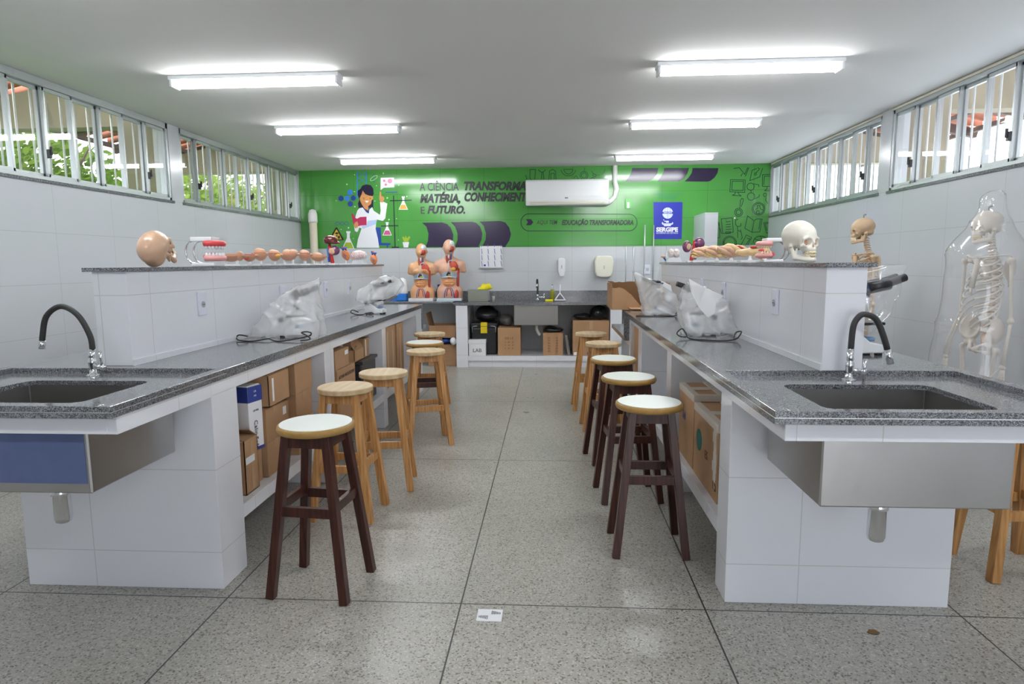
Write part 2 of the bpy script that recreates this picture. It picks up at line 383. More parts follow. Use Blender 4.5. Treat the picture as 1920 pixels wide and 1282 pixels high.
# ---------------------------------------------------------------- outside
mat('stucco',(.27,.235,.165),.9,var=.06); mat('roof tile',(.36,.11,.05),.8,var=.35,vscale=12); mat('rafter',(.09,.055,.04),.8,var=.3); mat('bark',(.10,.07,.05),.9)
mat('grass',(.12,.22,.05),.9,var=.3); mat('sunlit wall',(.85,.85,.84),.9)
def leafmat(n,c):
    m=D.materials.new(n); m.use_nodes=True; nd=m.node_tree.nodes; L=m.node_tree.links; nd.clear()
    o=nd.new('ShaderNodeOutputMaterial'); d=nd.new('ShaderNodeBsdfDiffuse'); t=nd.new('ShaderNodeBsdfTranslucent'); mx=nd.new('ShaderNodeMixShader'); mx.inputs[0].default_value=.5
    d.inputs[0].default_value=(*c,1); t.inputs[0].default_value=(c[0]*1.3,c[1]*1.25,c[2],1)
    L.new(d.outputs[0],mx.inputs[1]); L.new(t.outputs[0],mx.inputs[2]); L.new(mx.outputs[0],o.inputs[0]); MAT[n]=m
leafmat('leaf',(.10,.16,.035)); leafmat('leaf pale',(.17,.23,.055))
struct('trim_2',MB().box(-14,-6,-.35,XL-.16,16,-.1),'grass'); struct('trim_3',MB().box(XR+.16,-6,-.35,14,16,-.1),'sunlit wall')
for s,x,side in ((-1,XL-.15,'left'),(1,XR+.15,'right')):
    X=lambda d: x+s*d
    for i,y in enumerate((2.92,6.07,9.18)):
        pts=[(X(.0),y-.09,-.1),(X(.34),y-.09,-.1),(X(.34),y-.09,2.70),(X(1.75),y-.09,2.70),(X(1.75),y-.09,2.93),(X(.0),y-.09,3.3)]
        o=MB().prism(pts,(0,.18,0)).build('outside_buttress','stucco')
        tag(o,'%s beige roof-bearing buttress outside the %s windows'%(('nearest','middle','farthest')[i],side),'buttress')
    rf=thing('veranda_roof',(X(.9),4,2.7),'sloping terracotta tiled eave outside the %s windows'%side,'roof')
    m=MB()
    for k in range(52):
        y=-1.6+k*.24
        m.tube([(X(.0),y,3.46),(X(2.0),y,3.03)],.085,8,sy=.5)
    m.build('roof_tiles','roof tile',rf,smooth=True)
    for k in range(5): 
        d=.3+k*.4; z=3.34-d*.215; MB().beam((X(d),-1.7,z),(X(d),11,z),.05,.05).build('batten','rafter',rf)
    for k in range(13):
        y=-1.2+k*.95; MB().beam((X(0),y,3.34),(X(2.0),y,2.91),.07,.1).build('rafter','rafter',rf)
# trees beyond the left windows
def tree(x,y,h,rad,n,seed,lab,cz,lm):
    rs=random.Random(seed)
    t=thing('tree',(x,y,-.1),lab,'tree','trees outside the left windows')
    m=MB(); m.tube([(x,y,-.1),(x+.1,y+.05,h*.35),(x-.05,y+.1,cz)],[.13,.1,.07],8)
    for k in range(7):
        a=rs.uniform(0,6.28); m.tube([(x,y,cz-.6),(x+math.cos(a)*rad*.5,y+math.sin(a)*rad*.5,cz+.1),(x+math.cos(a)*rad*.9,y+math.sin(a)*rad*.9,cz+rs.uniform(-.3,.9))],[.06,.035,.012],6)
    m.build('trunk','bark',t,smooth=True)
    m=MB()
    for i in range(n):
        u=Vector((rs.gauss(0,1),rs.gauss(0,1),rs.gauss(0,1))).normalized()*(rs.random()**.45)
        c=Vector((x,y,cz))+Vector((u.x*rad,u.y*rad,u.z*h*.42))
        d=Vector((rs.gauss(0,1),rs.gauss(0,1),rs.gauss(0,.6)-.2)).normalized(); q=d.orthogonal().normalized()*rs.uniform(.03,.06); l=d*rs.uniform(.09,.17)
        m.poly([c-l*.5,c-l*.1+q,c+l*.35+q*.7,c+l*.5,c+l*.35-q*.7,c-l*.1-q])
    o=m.build('foliage',lm,t,fix=False)
for a in ((-7.4,5.6,3.4,1.5,5200,1,'broad-leaved green tree outside the nearer left window',2.1,'leaf pale'),(-7.9,9.2,3.2,1.7,4600,2,'broad-leaved green tree between the two left windows, outside',2.2,'leaf'),
          (-7.2,12.7,3.2,1.6,4600,3,'sunlit tree outside the far left window',2.1,'leaf pale'),(-8.6,17.2,3.6,2.2,4200,4,'farthest green tree seen through the far left window',2.2,'leaf'),(-11.6,7.0,3.8,2.2,3600,5,'darker tree standing behind the nearest two trees, outside left',2.3,'leaf')): tree(*a)
# ---------------------------------------------------------------- ceiling lamps
def lamp():
    t=thing('fluorescent_lamp',(0,0,ZC),None,'ceiling lamp','twin-tube fluorescent lamps on the ceiling')
    MB().box(-.61,-.06,-.028,.61,.06,0).build('housing','housing',t,world=False,bevel=.004)
    for y in (-.032,.032):
        MB().tube([(-.575,y,-.052),(.575,y,-.052)],.017,12).build('tube','tube',t,world=False,smooth=True)
    for s in (-1,1):
        MB().box(s*.6-.015 if s>0 else -.6-.003,-.055,-.075,s*.6+.003 if s>0 else -.585,.055,-.026).build('lamp_holder','white plastic',t,world=False,bevel=.004)
    return t
LP=[(-2.08,4.57,'nearest of the left row of lit twin-tube ceiling lamps in view'),(-2.05,6.24,'middle lit twin-tube ceiling lamp of the left row'),(-2.05,8.14,'far left lit twin-tube ceiling lamp, just before the green mural'),
    (1.32,4.54,'nearest of the right row of lit twin-tube ceiling lamps in view'),(1.35,6.30,'middle lit twin-tube ceiling lamp of the right row'),(1.40,8.22,'far right lit twin-tube ceiling lamp, just before the green mural'),
    (-2.1,2.6,'added lit ceiling lamp over the left sink, out of view above'),(1.3,2.6,'added lit ceiling lamp over the right sink, out of view above'),  # last four lamps are added out of view to light the bench fronts
    (-2.1,.4,'added lit ceiling lamp near the viewer on the left, out of view'),(1.3,.4,'added lit ceiling lamp near the viewer on the right, out of view')]
l0=lamp()
for i,(x,y,lab) in enumerate(LP):
    o=l0 if i==0 else copy_tree(l0); o.location=(x,y,ZC); o['label']=lab
# ---------------------------------------------------------------- benches
def rrect(x0,y0,x1,y1,r,n=5):
    p=[]
    for cx,cy,a in ((x1-r,y1-r,0),(x0+r,y1-r,90),(x0+r,y0+r,180),(x1-r,y0+r,270)):
        for k in range(n+1):
            t=math.radians(a+90*k/n); p.append((cx+r*math.cos(t),cy+r*math.sin(t)))
    return p
def holed(x0,y0,x1,y1,hole,z0,z1):
    cx=sum(p[0] for p in hole)/len(hole); cy=sum(p[1] for p in hole)/len(hole)
    out=[]; n=len(hole)//4
    cor=[(x1,y1),(x0,y1),(x0,y0),(x1,y0)]
    for i,p in enumerate(hole):
        k=i//n; out.append(cor[k])
    m=MB(); bm=m.bm
    T=[bm.verts.new((*p,z1)) for p in hole]; B=[bm.verts.new((*p,z0)) for p in hole]
    ct=[bm.verts.new((*c,z1)) for c in cor]; cb=[bm.verts.new((*c,z0)) for c in cor]
    N=len(hole)
    for i in range(N):
        j=(i+1)%N; bm.faces.new([T[i],T[j],B[j],B[i]]); a=i//n; b=j//n
        if a==b:
            bm.faces.new([ct[a],T[j],T[i]]); bm.faces.new([cb[a],B[i],B[j]])
        else:
            bm.faces.new([ct[a],ct[b],T[j],T[i]]); bm.faces.new([cb[b],cb[a],B[i],B[j]]); bm.faces.new([ct[b],ct[a],cb[a],cb[b]])
    return m
def basin(name,x0,y0,x1,y1,z0,z1,label,film_=False,mt='steel'):
    t=thing(name,((x0+x1)/2,(y0+y1)/2,z0),label,'sink')
    m=MB(); bm=m.bm; b=[bm.verts.new(p) for p in ((x0,y0,z0),(x1,y0,z0),(x1,y1,z0),(x0,y1,z0))]; u=[bm.verts.new((v.co.x,v.co.y,z1)) for v in b]
    bm.faces.new(b[::-1])
    for i in range(4): bm.faces.new([b[i],b[(i+1)%4],u[(i+1)%4],u[i]])
    bmesh.ops.bevel(bm,geom=[e for e in bm.edges if not all(abs(v.co.z-z1)<1e-6 for v in e.verts)],offset=.005,segments=1,affect='EDGES')
    o=m.build('basin',mt,t,thick=.003); o.modifiers['solid'].offset=-1
    MB().lathe([(.001,z0+.006),(.035,z0+.006),(.04,z0+.004),(.04,z0+.002)],((x0+x1)/2,(y0+y1)/2,0)).build('drain','chrome',t,smooth=True)
    if film_:
        mat('blue film',(.085,.115,.24),.35,spec=.6,var=.15,vscale=20)
        MB().box(x0+.012,y0-.0012,z0+.035,x1-.012,y0-.0004,z1-.06).build('protective_film','blue film',t)['label']='peeling blue protective film'
    return t
def trap(t,x,y,z1,z0,ywall):
    m=MB(); m.lathe([(.018,z1+.02),(.018,z1-.005),(.026,z1-.01),(.033,z1-.065),(.034,z1-.068),(.034,z1-.078),(.029,z1-.082),(.030,z0+.018),(.026,z0+.005),(.018,z0)],(x,y,0),24)
    m.build('trap_bottle','chrome',t,smooth=True)
    MB().tube([(x+.02,y,z1-.025),(x+.05,y+.02,z1-.02),(x+.06,y+.08,z1-.015),(x+.06,ywall,z1-.01)],.014,12).build('drain_pipe','chrome',t,smooth=True)
def outlet(x,y,z,s,lab):
    t=thing('wall_outlet',(x,y,z),lab,'outlet','outlets along the divider walls')
    m=MB().box(min(x,x+s*.012),y-.037,z-.062,max(x,x+s*.012),y+.037,z+.062); pl=m.build('cover_plate','socket white',t,bevel=.003)
    a=x+s*.0125; MB().lathe([(.017,0),(.017,.003)],(0,0,0),14).xf(frame((a,y,z-.005),(0,1,0),(0,0,1)) if s>0 else frame((a,y,z-.005),(0,-1,0),(0,0,1))).build('socket','alu',pl)
    m=MB()
    for d in (-.006,0,.006): m.box(min(a,a+s*.0045),y+d-.0015,z-.0065,max(a,a+s*.0045),y+d+.0015,z-.0035)
    m.build('socket_holes','black',pl)
ZT=.953
def bench(side,xa,s,ov,dv0,dv1,wout,ends,parts,yfar,ydiv,ylow,sink,hole,rec,zshelf,outlets,trapx):
    X=lambda a: xa+s*a
    def bx(m,a0,y0,z0,a1,y1,z1): m.box(min(X(a0),X(a1)),y0,z0,max(X(a0),X(a1)),y1,z1); return m
    yf,ye=ends
    t=thing('lab_bench',(X(.44),4.5,0),'%s-hand white-tiled masonry lab bench with open shelf bays'%side,'lab bench')
    bx(MB(),0,yf,0,.887,ye,.853).build('end_wall','bench tile',t,bevel=.002)
    m=bx(MB(),dv0-.03,ye,0,dv1+.03,ylow,.85); bx(m,dv0-.03,yfar,.85,dv1+.03,yfar+.001,.86); m.build('spine_wall','bench tile',t)
    m=bx(MB(),0,yf,.853,.887,yfar,.9125); 
    bx(m,-.0+0,1.95,.849,.035,yf,.9125); bx(m,.035,1.95,.849,wout-.03,1.985,.9125); bx(m,wout-.065,1.985,.849,wout-.03,yf,.9125)
    m.build('tiled_band','bench tile',t,bevel=.002)
    for (p0,p1) in parts:
        bx(MB(),0,p0,0,dv0-.03,p1,.853).build('partition','bench tile',t,bevel=.002)
        bx(MB(),dv1+.03,p0,0,.887,p1,.853).build('partition','bench tile',t,bevel=.002)
    z0,z1=zshelf
    for a0,a1 in ((.0,dv0-.03),(dv1+.03,.887)):
        prev=ye
        for (p0,p1) in parts:
            bx(MB(),a0,prev,z0,a1,p0,z1).build('shelf','bench tile',t,bevel=.002); prev=p1
    # low far counter
    bx(MB(),0.03,yfar,.60,.86,ylow,.68).build('low_counter_band','bench tile',t)
    bx(MB(),dv0-.12,ylow-.1,0,dv1+.12,ylow,.60).build('low_counter_leg','bench tile',t)
    # worktop
    k=thing('granite_worktop',(X(.44),4.5,.913),'speckled grey granite worktop on the %s bench, sink recess at its near end'%side,'worktop')
    m=bx(MB(),-ov,2.64,.913,wout,yfar,ZT); m.build('slab','granite',k,bevel=.002)
    x0,x1=sorted((X(-ov),X(wout)))
    holed(x0,1.905,x1,2.64,hole,.913,.931).build('sink_surround','granite',k)
    m=bx(MB(),-ov,1.905,.9335,-ov+.045,2.64,ZT); bx(m,-ov+.045,1.905,.9335,wout,1.945,ZT); bx(m,wout-.045,1.945,.9335,wout,2.64,ZT)
    m.build('raised_rim','granite',k,bevel=.0015)
    m=bx(MB(),-ov+.0005,1.9055,.9305,-ov+.04,2.64,.934); bx(m,-ov+.04,1.9055,.9305,wout,1.94,.934); bx(m,wout-.04,1.94,.9305,wout-.0005,2.64,.934)
    m.build('grout_line','white paint' if side=='right' else 'alu',k)
    bx(MB(),-ov,yfar+.001,.68,wout,ylow,.72).build('low_slab','granite',k,bevel=.002)
    bx(MB(),-ov,yfar-.002,.72,-ov+.08 if side=='left' else .0,yfar+.02,.913).build('end_slab','granite',k)
    # divider with its ledge
    d=thing('divider_wall',(X((dv0+dv1)/2),4.5,ZT),'low white-tiled divider wall standing along the %s bench'%side,'divider wall')
    bx(MB(),dv0,ydiv[0],ZT+.0005,dv1,ydiv[1],1.372).build('tiled_wall','bench tile',d,bevel=.002)
    bx(MB(),dv0-.015,ydiv[0]-.02,1.372,dv1+.03,ydiv[1]+.03,1.39).build('granite_ledge','granite',d,bevel=.002)
    bx(MB(),dv0-.006,ydiv[0]-.003,ZT+.0005,dv0,ydiv[1],ZT+.028).build('skirting','bench tile',d)
    for y,z,lab in outlets: outlet(X(dv0),y,z,-s,lab)
    b=basin('steel_sink',*sink,'deep steel sink under the %s bench end%s'%(side,', blue film on front' if side=='left' else ', bare front'),side=='left')
    trap(b,trapx[0],2.2,trapx[1],trapx[2],yf-.001)
bench('left',-1.417,-1,.015,.445,.602,1.01,(2.53,2.745),((3.87,4.04),(5.24,5.36),(6.62,6.88)),6.89,(2.70,6.98),7.05,
      (-2.16,1.985,-1.55,2.47,.632,.912),rrect(-2.145,2.05,-1.62,2.46,.05),None,(.235,.30),
      ((3.285,1.195,'white outlet on the left divider, nearest the sink'),(4.31,1.19,'white outlet on the left divider, behind the bagged microscope'),(5.17,1.19,'white outlet on the left divider, halfway along'),(5.79,1.18,'white outlet on the left divider, just beyond halfway'),(6.57,1.17,'white outlet at the far end of the left divider')),(-1.84,.625,.437))
bench('right',.718,1,.048,.384,.543,.955,(2.525,2.68),((3.80,3.94),(5.04,5.23),(5.74,5.85)),5.85,(2.63,6.48),7.05,
      (.845,1.98,1.423,2.47,.628,.912),rrect(.875,2.03,1.415,2.45,.05),None,(.235,.30),
      ((3.185,1.20,'white outlet on the right divider, nearest the sink'),(4.13,1.205,'white outlet on the right divider, beside the bagged microscope'),(4.71,1.21,'white outlet on the right divider, farthest from the sink')),(1.137,.62,.424))
def faucet(base,pts,lev,name,lab,sc=1):
    x,y,z=base; t=thing('flexible_faucet',base,lab,'faucet')
    p0=Vector(pts[0])
    m=MB(); m.lathe([(.028*sc,z),(.027*sc,z+.004),(.015*sc,z+.008),(.013*sc,z+.03),(.016*sc,z+.05),(.017*sc,z+.066),(.012*sc,z+.075),(.0135*sc,z+.08),(.0135*sc,p0.z)],(x,y,0),20)
    m.build('faucet_body','chrome',t,smooth=True)
    # smooth hose
    P=[Vector(p) for p in pts]; Q=[]
    for i in range(len(P)-1):
        a=P[max(i-1,0)];b=P[i];c=P[i+1];d=P[min(i+2,len(P)-1)]
        for k in range(6):
            u=k/6; Q.append(.5*((2*b)+(c-a)*u+(2*a-5*b+4*c-d)*u*u+(3*b-a-3*c+d)*u**3))
    Q.append(P[-1])
    MB().tube(Q[:-4],.0115*sc,12).build('hose','rubber',t,smooth=True)
    MB().tube([Q[-5],Q[-1]],.013*sc,14).build('spout','chrome',t,smooth=True)
    m=MB(); m.tube([(x,y,z+.04),(x+lev[0],y,z+.035)],.009*sc,12); m.ball((x+lev[0],y,z+.035),.014*sc); vv=m.build('valve','chrome',t,smooth=True)
    m=MB(); m.tube([(x+lev[0],y-.005,z+lev[1]),(x+lev[0]-.002,y-.006,(z+lev[1]+z+lev[2])/2),(x+lev[0],y-.012,z+lev[2])],[.005,.0055,.008],10); m.build('lever','chrome',vv,smooth=True)
    return t
faucet((-1.964,2.585,.9312),[(-1.958,2.585,1.045),(-1.965,2.585,1.105),(-2.01,2.585,1.19),(-2.082,2.585,1.228),(-2.15,2.585,1.187),(-2.176,2.585,1.105),(-2.185,2.585,1.046)],(.045,.035,.105),'f','chrome faucet with black bendable hose on the left sink')
faucet((1.175,2.55,.9312),[(1.176,2.55,1.055),(1.18,2.55,1.14),(1.197,2.55,1.178),(1.222,2.55,1.19),(1.266,2.55,1.168),(1.304,2.55,1.085),(1.33,2.55,.995)],(.055,-.005,.085),'f','chrome faucet with black bendable hose on the right sink')
# ---------------------------------------------------------------- back counter
t=thing('tiled_masonry_stand',(-.2,8.8,0),'white-tiled open base under the back sink counter','counter base')
for x0,x1 in ((-1.267,-1.11),(.785,.935)): MB().box(x0,8.42,0,x1,9.119,.835).build('pillar','bench tile',t,bevel=.002)
MB().box(-1.11,8.43,.09,.785,9.119,.156).build('platform','bench tile',t); MB().box(-1.11,8.46,0,.785,9.11,.09).build('plinth','bench tile',t)
k=thing('granite_counter',(-.2,8.8,.84),'grey granite counter along the back wall with a backsplash','worktop')
holed(-1.30,8.41,.99,9.119,rrect(-.44,8.5,.05,8.86,.04),.838,.875).build('slab','granite',k)
MB().box(-2.6,9.10,.876,.99,9.119,.998).build('backsplash','granite',k)
MB().box(.992,8.41,.838,1.98,9.119,.875).build('side_slab','granite',k)
k=thing('granite_counter',(-2.4,8.8,.87),'thin grey granite counter in the back left corner under the torso models','worktop')
MB().box(-3.59,8.43,.862,-1.302,9.098,.888).build('slab','granite',k,bevel=.002)
MB().box(-3.57,8.46,0,-3.4,9.09,.862).build('support_pillar','bench tile',k)
b=basin('back_sink',-.49,8.45,.10,8.9,.567,.837,'square grey steel sink hanging below the back counter',False,'steel dull')
mat('pvc',(.75,.74,.72),.4)
MB().tube([(-.19,8.6,.57),(-.19,8.6,.50),(-.17,8.6,.45),(-.145,8.6,.42)],.022,12).build('drain_elbow','pvc',b,smooth=True)
faucet((-.185,8.95,.876),[(-.185,8.95,.95),(-.183,8.95,1.06),(-.186,8.93,1.13),(-.188,8.90,1.158),(-.19,8.87,1.13),(-.19,8.85,1.05)],(.09,.0,.09),'f','small black-hosed faucet on the back counter',1.2)
# ---------------------------------------------------------------- stools
def stool(kind):
    dark=kind=='dark'; W='dark wood' if dark else 'pine'
    t=thing('bar_stool',(0,0,0),None,'stool'); h=.73; R=.162 if dark else .15; th=.036 if dark else .03
    if dark:
        MB().lathe([(R*.85,h-th),(R*.97,h-th+.006),(R,h-th*.5),(R*.985,h-.006),(R*.93,h-.001)],n=40).build('seat','seat edge',t,world=False,smooth=True,bevel=0)
        st_=[c for c in t.children][-1]
        MB().lathe([(R*.93,h-.004),(R*.925,h+.0008),(.01,h+.001)],n=40).build('seat_pad','seat white',st_,world=False)['label']='white laminate seat top'
    else:
        MB().lathe([(R*.97,h-th),(R,h-th+.004),(R,h-.004),(R*.97,h),(.01,h+.0005)],n=40).build('seat','pine top',t,world=False,bevel=0)
    zt=h-th; a=.088; bx_,by_=(.165,.145) if dark else (.162,.14)
    for sx_ in (-1,1):
        for sy_ in (-1,1):
            MB().beam((sx_*a,sy_*a,zt),(sx_*bx_,sy_*by_,0),.036,.036,.036 if dark else .04,.036 if dark else .044,ref=(0,1,0)).build('leg',W,t,world=False,bevel=.002)
    zs=.375 if dark else .29
    at=lambda z:(a+(bx_-a)*(zt-z)/zt, a+(by_-a)*(zt-z)/zt)
    x1,y1=at(zs); 
    for s in (-1,1):
        MB().beam((-x1,s*y1,zs),(x1,s*y1,zs),.022,.042,ref=(0,0,1)).build('stretcher',W,t,world=False,bevel=.0015)
        x2,y2=at(zs+.03); MB().beam((s*x2,-y2,zs+.02),(s*x2,y2,zs+.02),.022,.042).build('stretcher',W,t,world=False,bevel=.0015)
    z=zt-.026; x1,y1=at(z)
    for s in (-1,1):
        MB().beam((-x1,s*y1,z),(x1,s*y1,z),.02,.05).build('apron',W,t,world=False,bevel=.0015)
        MB().beam((s*x1,-y1,z),(s*x1,y1,z),.02,.05).build('apron',W,t,world=False,bevel=.0015)
    return t
sd=stool('dark'); sp=stool('pine'); us={'dark':False,'pine':False}
for kind,x,y,rz,grp,lab in (
  ('dark',-1.0,2.595,-6,'L','dark-stained stool with white top, nearest on the left of the aisle'),
  ('pine',-1.135,3.40,-3,'L','pine stool just behind the nearest dark stool, left of the aisle'),
  ('pine',-1.045,3.87,8,'L','pine stool third from the front on the left of the aisle'),
  ('pine',-.97,4.85,20,'L','pine stool standing right before the far dark white-topped stool on the left'),
  ('dark',-1.08,5.36,12,'L','dark-legged stool with white top between two pine stools on the left'),
  ('pine',-1.17,6.06,5,'L','farthest pine stool on the left side, by the low end of the bench'),
  ('dark',.475,3.05,0,'R','dark-stained stool with yellowish white top, nearest on the right of the aisle'),
  ('dark',.46,3.74,6,'R','dark white-topped stool second from the front on the right of the aisle'),
  ('dark',.44,4.46,10,'R','dark white-topped stool third from the front, before the two pine stools on the right'),
  ('pine',.44,5.33,4,'R','pine stool right behind the dark stools, right of the aisle'),
  ('pine',.385,6.08,2,'R','farthest pine stool on the right of the aisle'),
  ('pine',2.085,2.9,3,'R','pine stool on the outer side of the right bench, partly hidden by the steel sink')):
    p=sd if kind=='dark' else sp
    o=copy_tree(p) if us[kind] else p; us[kind]=True
    o.location=(x,y,0); o.rotation_euler=(0,0,math.radians(rz)); o['label']=lab
    o['group']='stools along the left bench' if grp=='L' else 'stools along the right bench'
# ---------------------------------------------------------------- floor drain
t=thing('floor_drain',(-.243,2.376,0),'small white slotted drain cover in the aisle floor','drain cover')
M_=Matrix.Translation((-.243,2.376,0))
MB().cbox((0,0,.002),(.1,.085,.004)).xf(M_).build('cover','white plastic',t,bevel=.001)
m=MB()
for k in range(7):
    m.cbox((.008+k*.0055,.018-k*.0008,.0042),(.0026,.026-k*.0022,.0008)); m.cbox((-.008-k*.0055,-.018+k*.0008,.0042),(.0026,.026-k*.0022,.0008))
m.xf(M_).build('slots','black',t)
mat('red print',(.35,.04,.02),.8)
# ---------------------------------------------------------------- cardboard boxes and stored things
def carton(name,lo,hi,lab,cat='box',group=None,rz=0,m='carton',tape='x',open_=None,label_=None,txt=None,out='x+',seam=True,rx=0,children=()):
    c=Vector(((lo[0]+hi[0])/2,(lo[1]+hi[1])/2,lo[2])); d=Vector(hi)-Vector(lo); a,b,h=d.x/2,d.y/2,d.z
    t=thing(name,c,lab,cat,group); t.rotation_euler=(rx,0,rz)
    if open_:
        w_=.004; mm=MB(); mm.box(-a,-b,0,a,b,w_)
        mm.box(-a,-b,0,-a+w_,b,h); mm.box(a-w_,-b,0,a,b,h); mm.box(-a,-b,0,a,-b+w_,h); mm.box(-a,b-w_,0,a,b,h); bd=mm.build('body',m,t,world=False)
        for (sx_,sy_,ang,ln) in open_:
            f=MB(); R=Matrix.Rotation(ang,4,'Y' if sx_ else 'X')
            if sx_: f.box(0,-b*.97,-.002,sx_*ln,b*.97,.002); f.xf(Matrix.Translation((sx_*a,0,h))@Matrix.Rotation(-sx_*ang,4,'Y'))
            else: f.box(-a*.97,0,-.002,a*.97,sy_*ln,.002); f.xf(Matrix.Translation((0,sy_*b,h))@Matrix.Rotation(sy_*ang,4,'X'))
            f.build('flap','carton dark' if m=='carton' else m,t,world=False)
    else:
        bd=MB().box(-a,-b,0,a,b,h).build('body',m,t,world=False,bevel=.003)
        if seam:
            if tape=='x': MB().box(-a*1.002,-.022,h*.75,a+.0015,.022,h+.0015).build('tape','tape',bd,world=False)
            else: MB().box(-.022,-b-.0015,h*.75,.022,b+.0015,h+.0015).build('tape','tape',bd,world=False)
    F={'x+':(Vector((a+.0016,0,0)),Vector((0,1,0)),b),'x-':(Vector((-a-.0016,0,0)),Vector((0,-1,0)),b),'y-':(Vector((0,-b-.0016,0)),Vector((1,0,0)),a)}
    for qi,(face,u,v,w_,hh,mt) in enumerate(label_ or []):
        o,r,half=F[face]; M=frame(o+r*u*half+Vector((0,0,v*h)),r,(0,0,1))
        MB().cbox((0,0,-qi*.0004),(w_,hh,.001)).xf(M).build('paper_label',mt,bd,world=False)
    for (face,u,v,s_,tx,mt,*k) in (txt or []):
        o,r,half=F[face]; n=r.cross(Vector((0,0,1))); M=frame(o+r*u*half+Vector((0,0,v*h))+n*.001,r,(0,0,1))
        if k: M=M@Matrix.Rotation(k[0],4,'Z')
        text('printing',tx,s_,M,mt,bd,world=False)
    return t
GL='boxes stored in the left bench'
A=-1.45; Z=.3005
# bay 1, left bench (aisle side face near x=-1.45)
carton('cardboard_box',(-1.75,2.775,Z),(-1.50,2.835,.52),'narrow brown box at the near corner of the first left bay, small white marking','box',GL,txt=[('x+',-.1,.86,.028,'WAE','print brown')],label_=[('x+',0,.86,.05,.032,'paper')],seam=False)
carton('cardboard_box',(-1.72,2.85,Z),(-1.452,2.985,.565),'brown box with tape and white address label in front of the blue box','box',GL,open_=((0,1,2.6,.08),(0,-1,.2,.07),(1,0,2.9,.06)),label_=[('x+',-.25,.62,.09,.034,'paper'),('x+',.1,.5,.03,.24,'tape')])
carton('cardboard_box',(-1.76,2.995,Z),(-1.48,3.085,.475),'small brown box on the shelf right of the labelled box, left bench','box',GL,seam=False)
carton('cardboard_box',(-1.80,2.85,.57),(-1.60,2.99,.725),'open-flapped brown box high in the near corner of the first left bay','box',GL,open_=((0,-1,-.5,.09),(1,0,-.9,.08)))
b=carton('blue_white_box',(-1.66,2.995,.4765),(-1.47,3.10,.80),'tall blue and white printed box standing tilted among brown boxes','box',GL,m='paper',seam=False,
   label_=[('x+',0,.88,.106,.078,'navy'),('y-',0,.88,.19,.078,'navy'),('x+',0,.02,.106,.014,'navy'),('y-',0,.02,.19,.014,'navy')],
   txt=[('x+',0,.92,.016,'LA','paper'),('x+',0,.85,.012,'FER','paper'),('x+',0,.62,.014,'LA FER','ink'),('x+',-.1,.25,.036,'Calin Soft','ink',-PI/2),('y-',.0,.42,.05,'O','ink')])
b.rotation_euler=(0,0,math.radians(-12))
MB().box(-.09,-.045,.3245,.085,.05,.328).build('flyer','paper',b,world=False)
carton('cardboard_box',(-1.77,3.115,Z),(-1.462,3.33,.478),'brown box at the bottom of the middle stack, first left bay','box',GL,tape='x')
carton('cardboard_box',(-1.77,3.115,.479),(-1.462,3.325,.672),'brown box on the middle stack just below the wide open box','box',GL,tape='x')
carton('cardboard_box',(-1.80,3.105,.673),(-1.435,3.36,.833),'wide open brown box with a white paper strip, topmost of the middle stack','box',GL,open_=((0,1,2.9,.1),(0,-1,2.8,.1),(1,0,2.7,.08)),label_=[('x+',-.62,.52,.02,.12,'paper')])
carton('cardboard_box',(-1.74,3.37,.50),(-1.50,3.49,.63),'small brown box with white sticker wedged between two stacks, left bench','box',GL,seam=False,label_=[('x+',-.2,.65,.06,.045,'paper')])
carton('cardboard_box',(-1.74,3.37,Z),(-1.50,3.49,.499),'brown box under the small stickered box, left bench','box',GL,seam=False)
carton('cardboard_box',(-1.78,3.50,Z),(-1.455,3.745,.50),'brown box at the bottom of the far stack in the first left bay','box',GL,tape='x')
carton('cardboard_box',(-1.78,3.50,.501),(-1.46,3.74,.655),'middle brown box of the far stack in the first left bay','box',GL,tape='x',label_=[])
carton('cardboard_box',(-1.80,3.49,.656),(-1.455,3.745,.838),'large brown box topmost of the far stack in the first left bay','box',GL,tape='x')
# bay 2
GB='boxes stored in the second left bay'
mat('grey carton',(.36,.36,.41),.8)
carton('grey_box',(-1.82,4.09,Z+.002),(-1.56,4.60,.80),'large grey box behind the brown boxes in the second left bay','box',GB,m='grey carton',seam=False)
o=MB().beam((-1.51,4.625,.302),(-1.585,4.645,.79),.13,.012,ref=(1,0,0)).build('folded_board','paper'); tag(o,'white folded board leaning beside the grey box, second left bay','board')
carton('cardboard_box',(-1.55,4.13,Z+.0),(-1.43,4.53,.545),'brown box lowest of three with black printing, second left bay','box',GB,seam=False,txt=[('x+',0,.8,.035,'ALTURA MICROSCOPIO','ink')])
carton('cardboard_box',(-1.55,4.13,.546),(-1.43,4.52,.685),'brown printed box in the middle of three, second left bay','box',GB,seam=False,txt=[('x+',0,.62,.032,'ALTURA MICROSCOPIO','ink')])
carton('cardboard_box',(-1.55,4.13,.686),(-1.44,4.42,.815),'plain brown box with a small white sticker topmost of three, second left bay','box',GB,seam=False,label_=[('x+',.6,.75,.07,.03,'paper')])
b=thing('black_crate',(-1.62,5.02,.3005),'black plastic lidded crate at the far end of the second left bay','crate')
MB().box(-1.77,4.80,.3005,-1.47,5.21,.62).build('body','black plastic',b,bevel=.01); MB().box(-1.785,4.785,.62,-1.455,5.225,.645).build('lid','black plastic',b,bevel=.006)
carton('cardboard_box',(-1.72,4.74,.6465),(-1.50,4.98,.735),'open brown box with a grey lid on the black crate','box',GB,open_=((0,-1,2.8,.09),(1,0,2.2,.06)))
carton('cardboard_box',(-1.72,5.0,.6465),(-1.50,5.14,.80),'narrow brown box upright on the black crate','box',GB,seam=False,label_=[('x+',-.5,.5,.02,.13,'paper')])
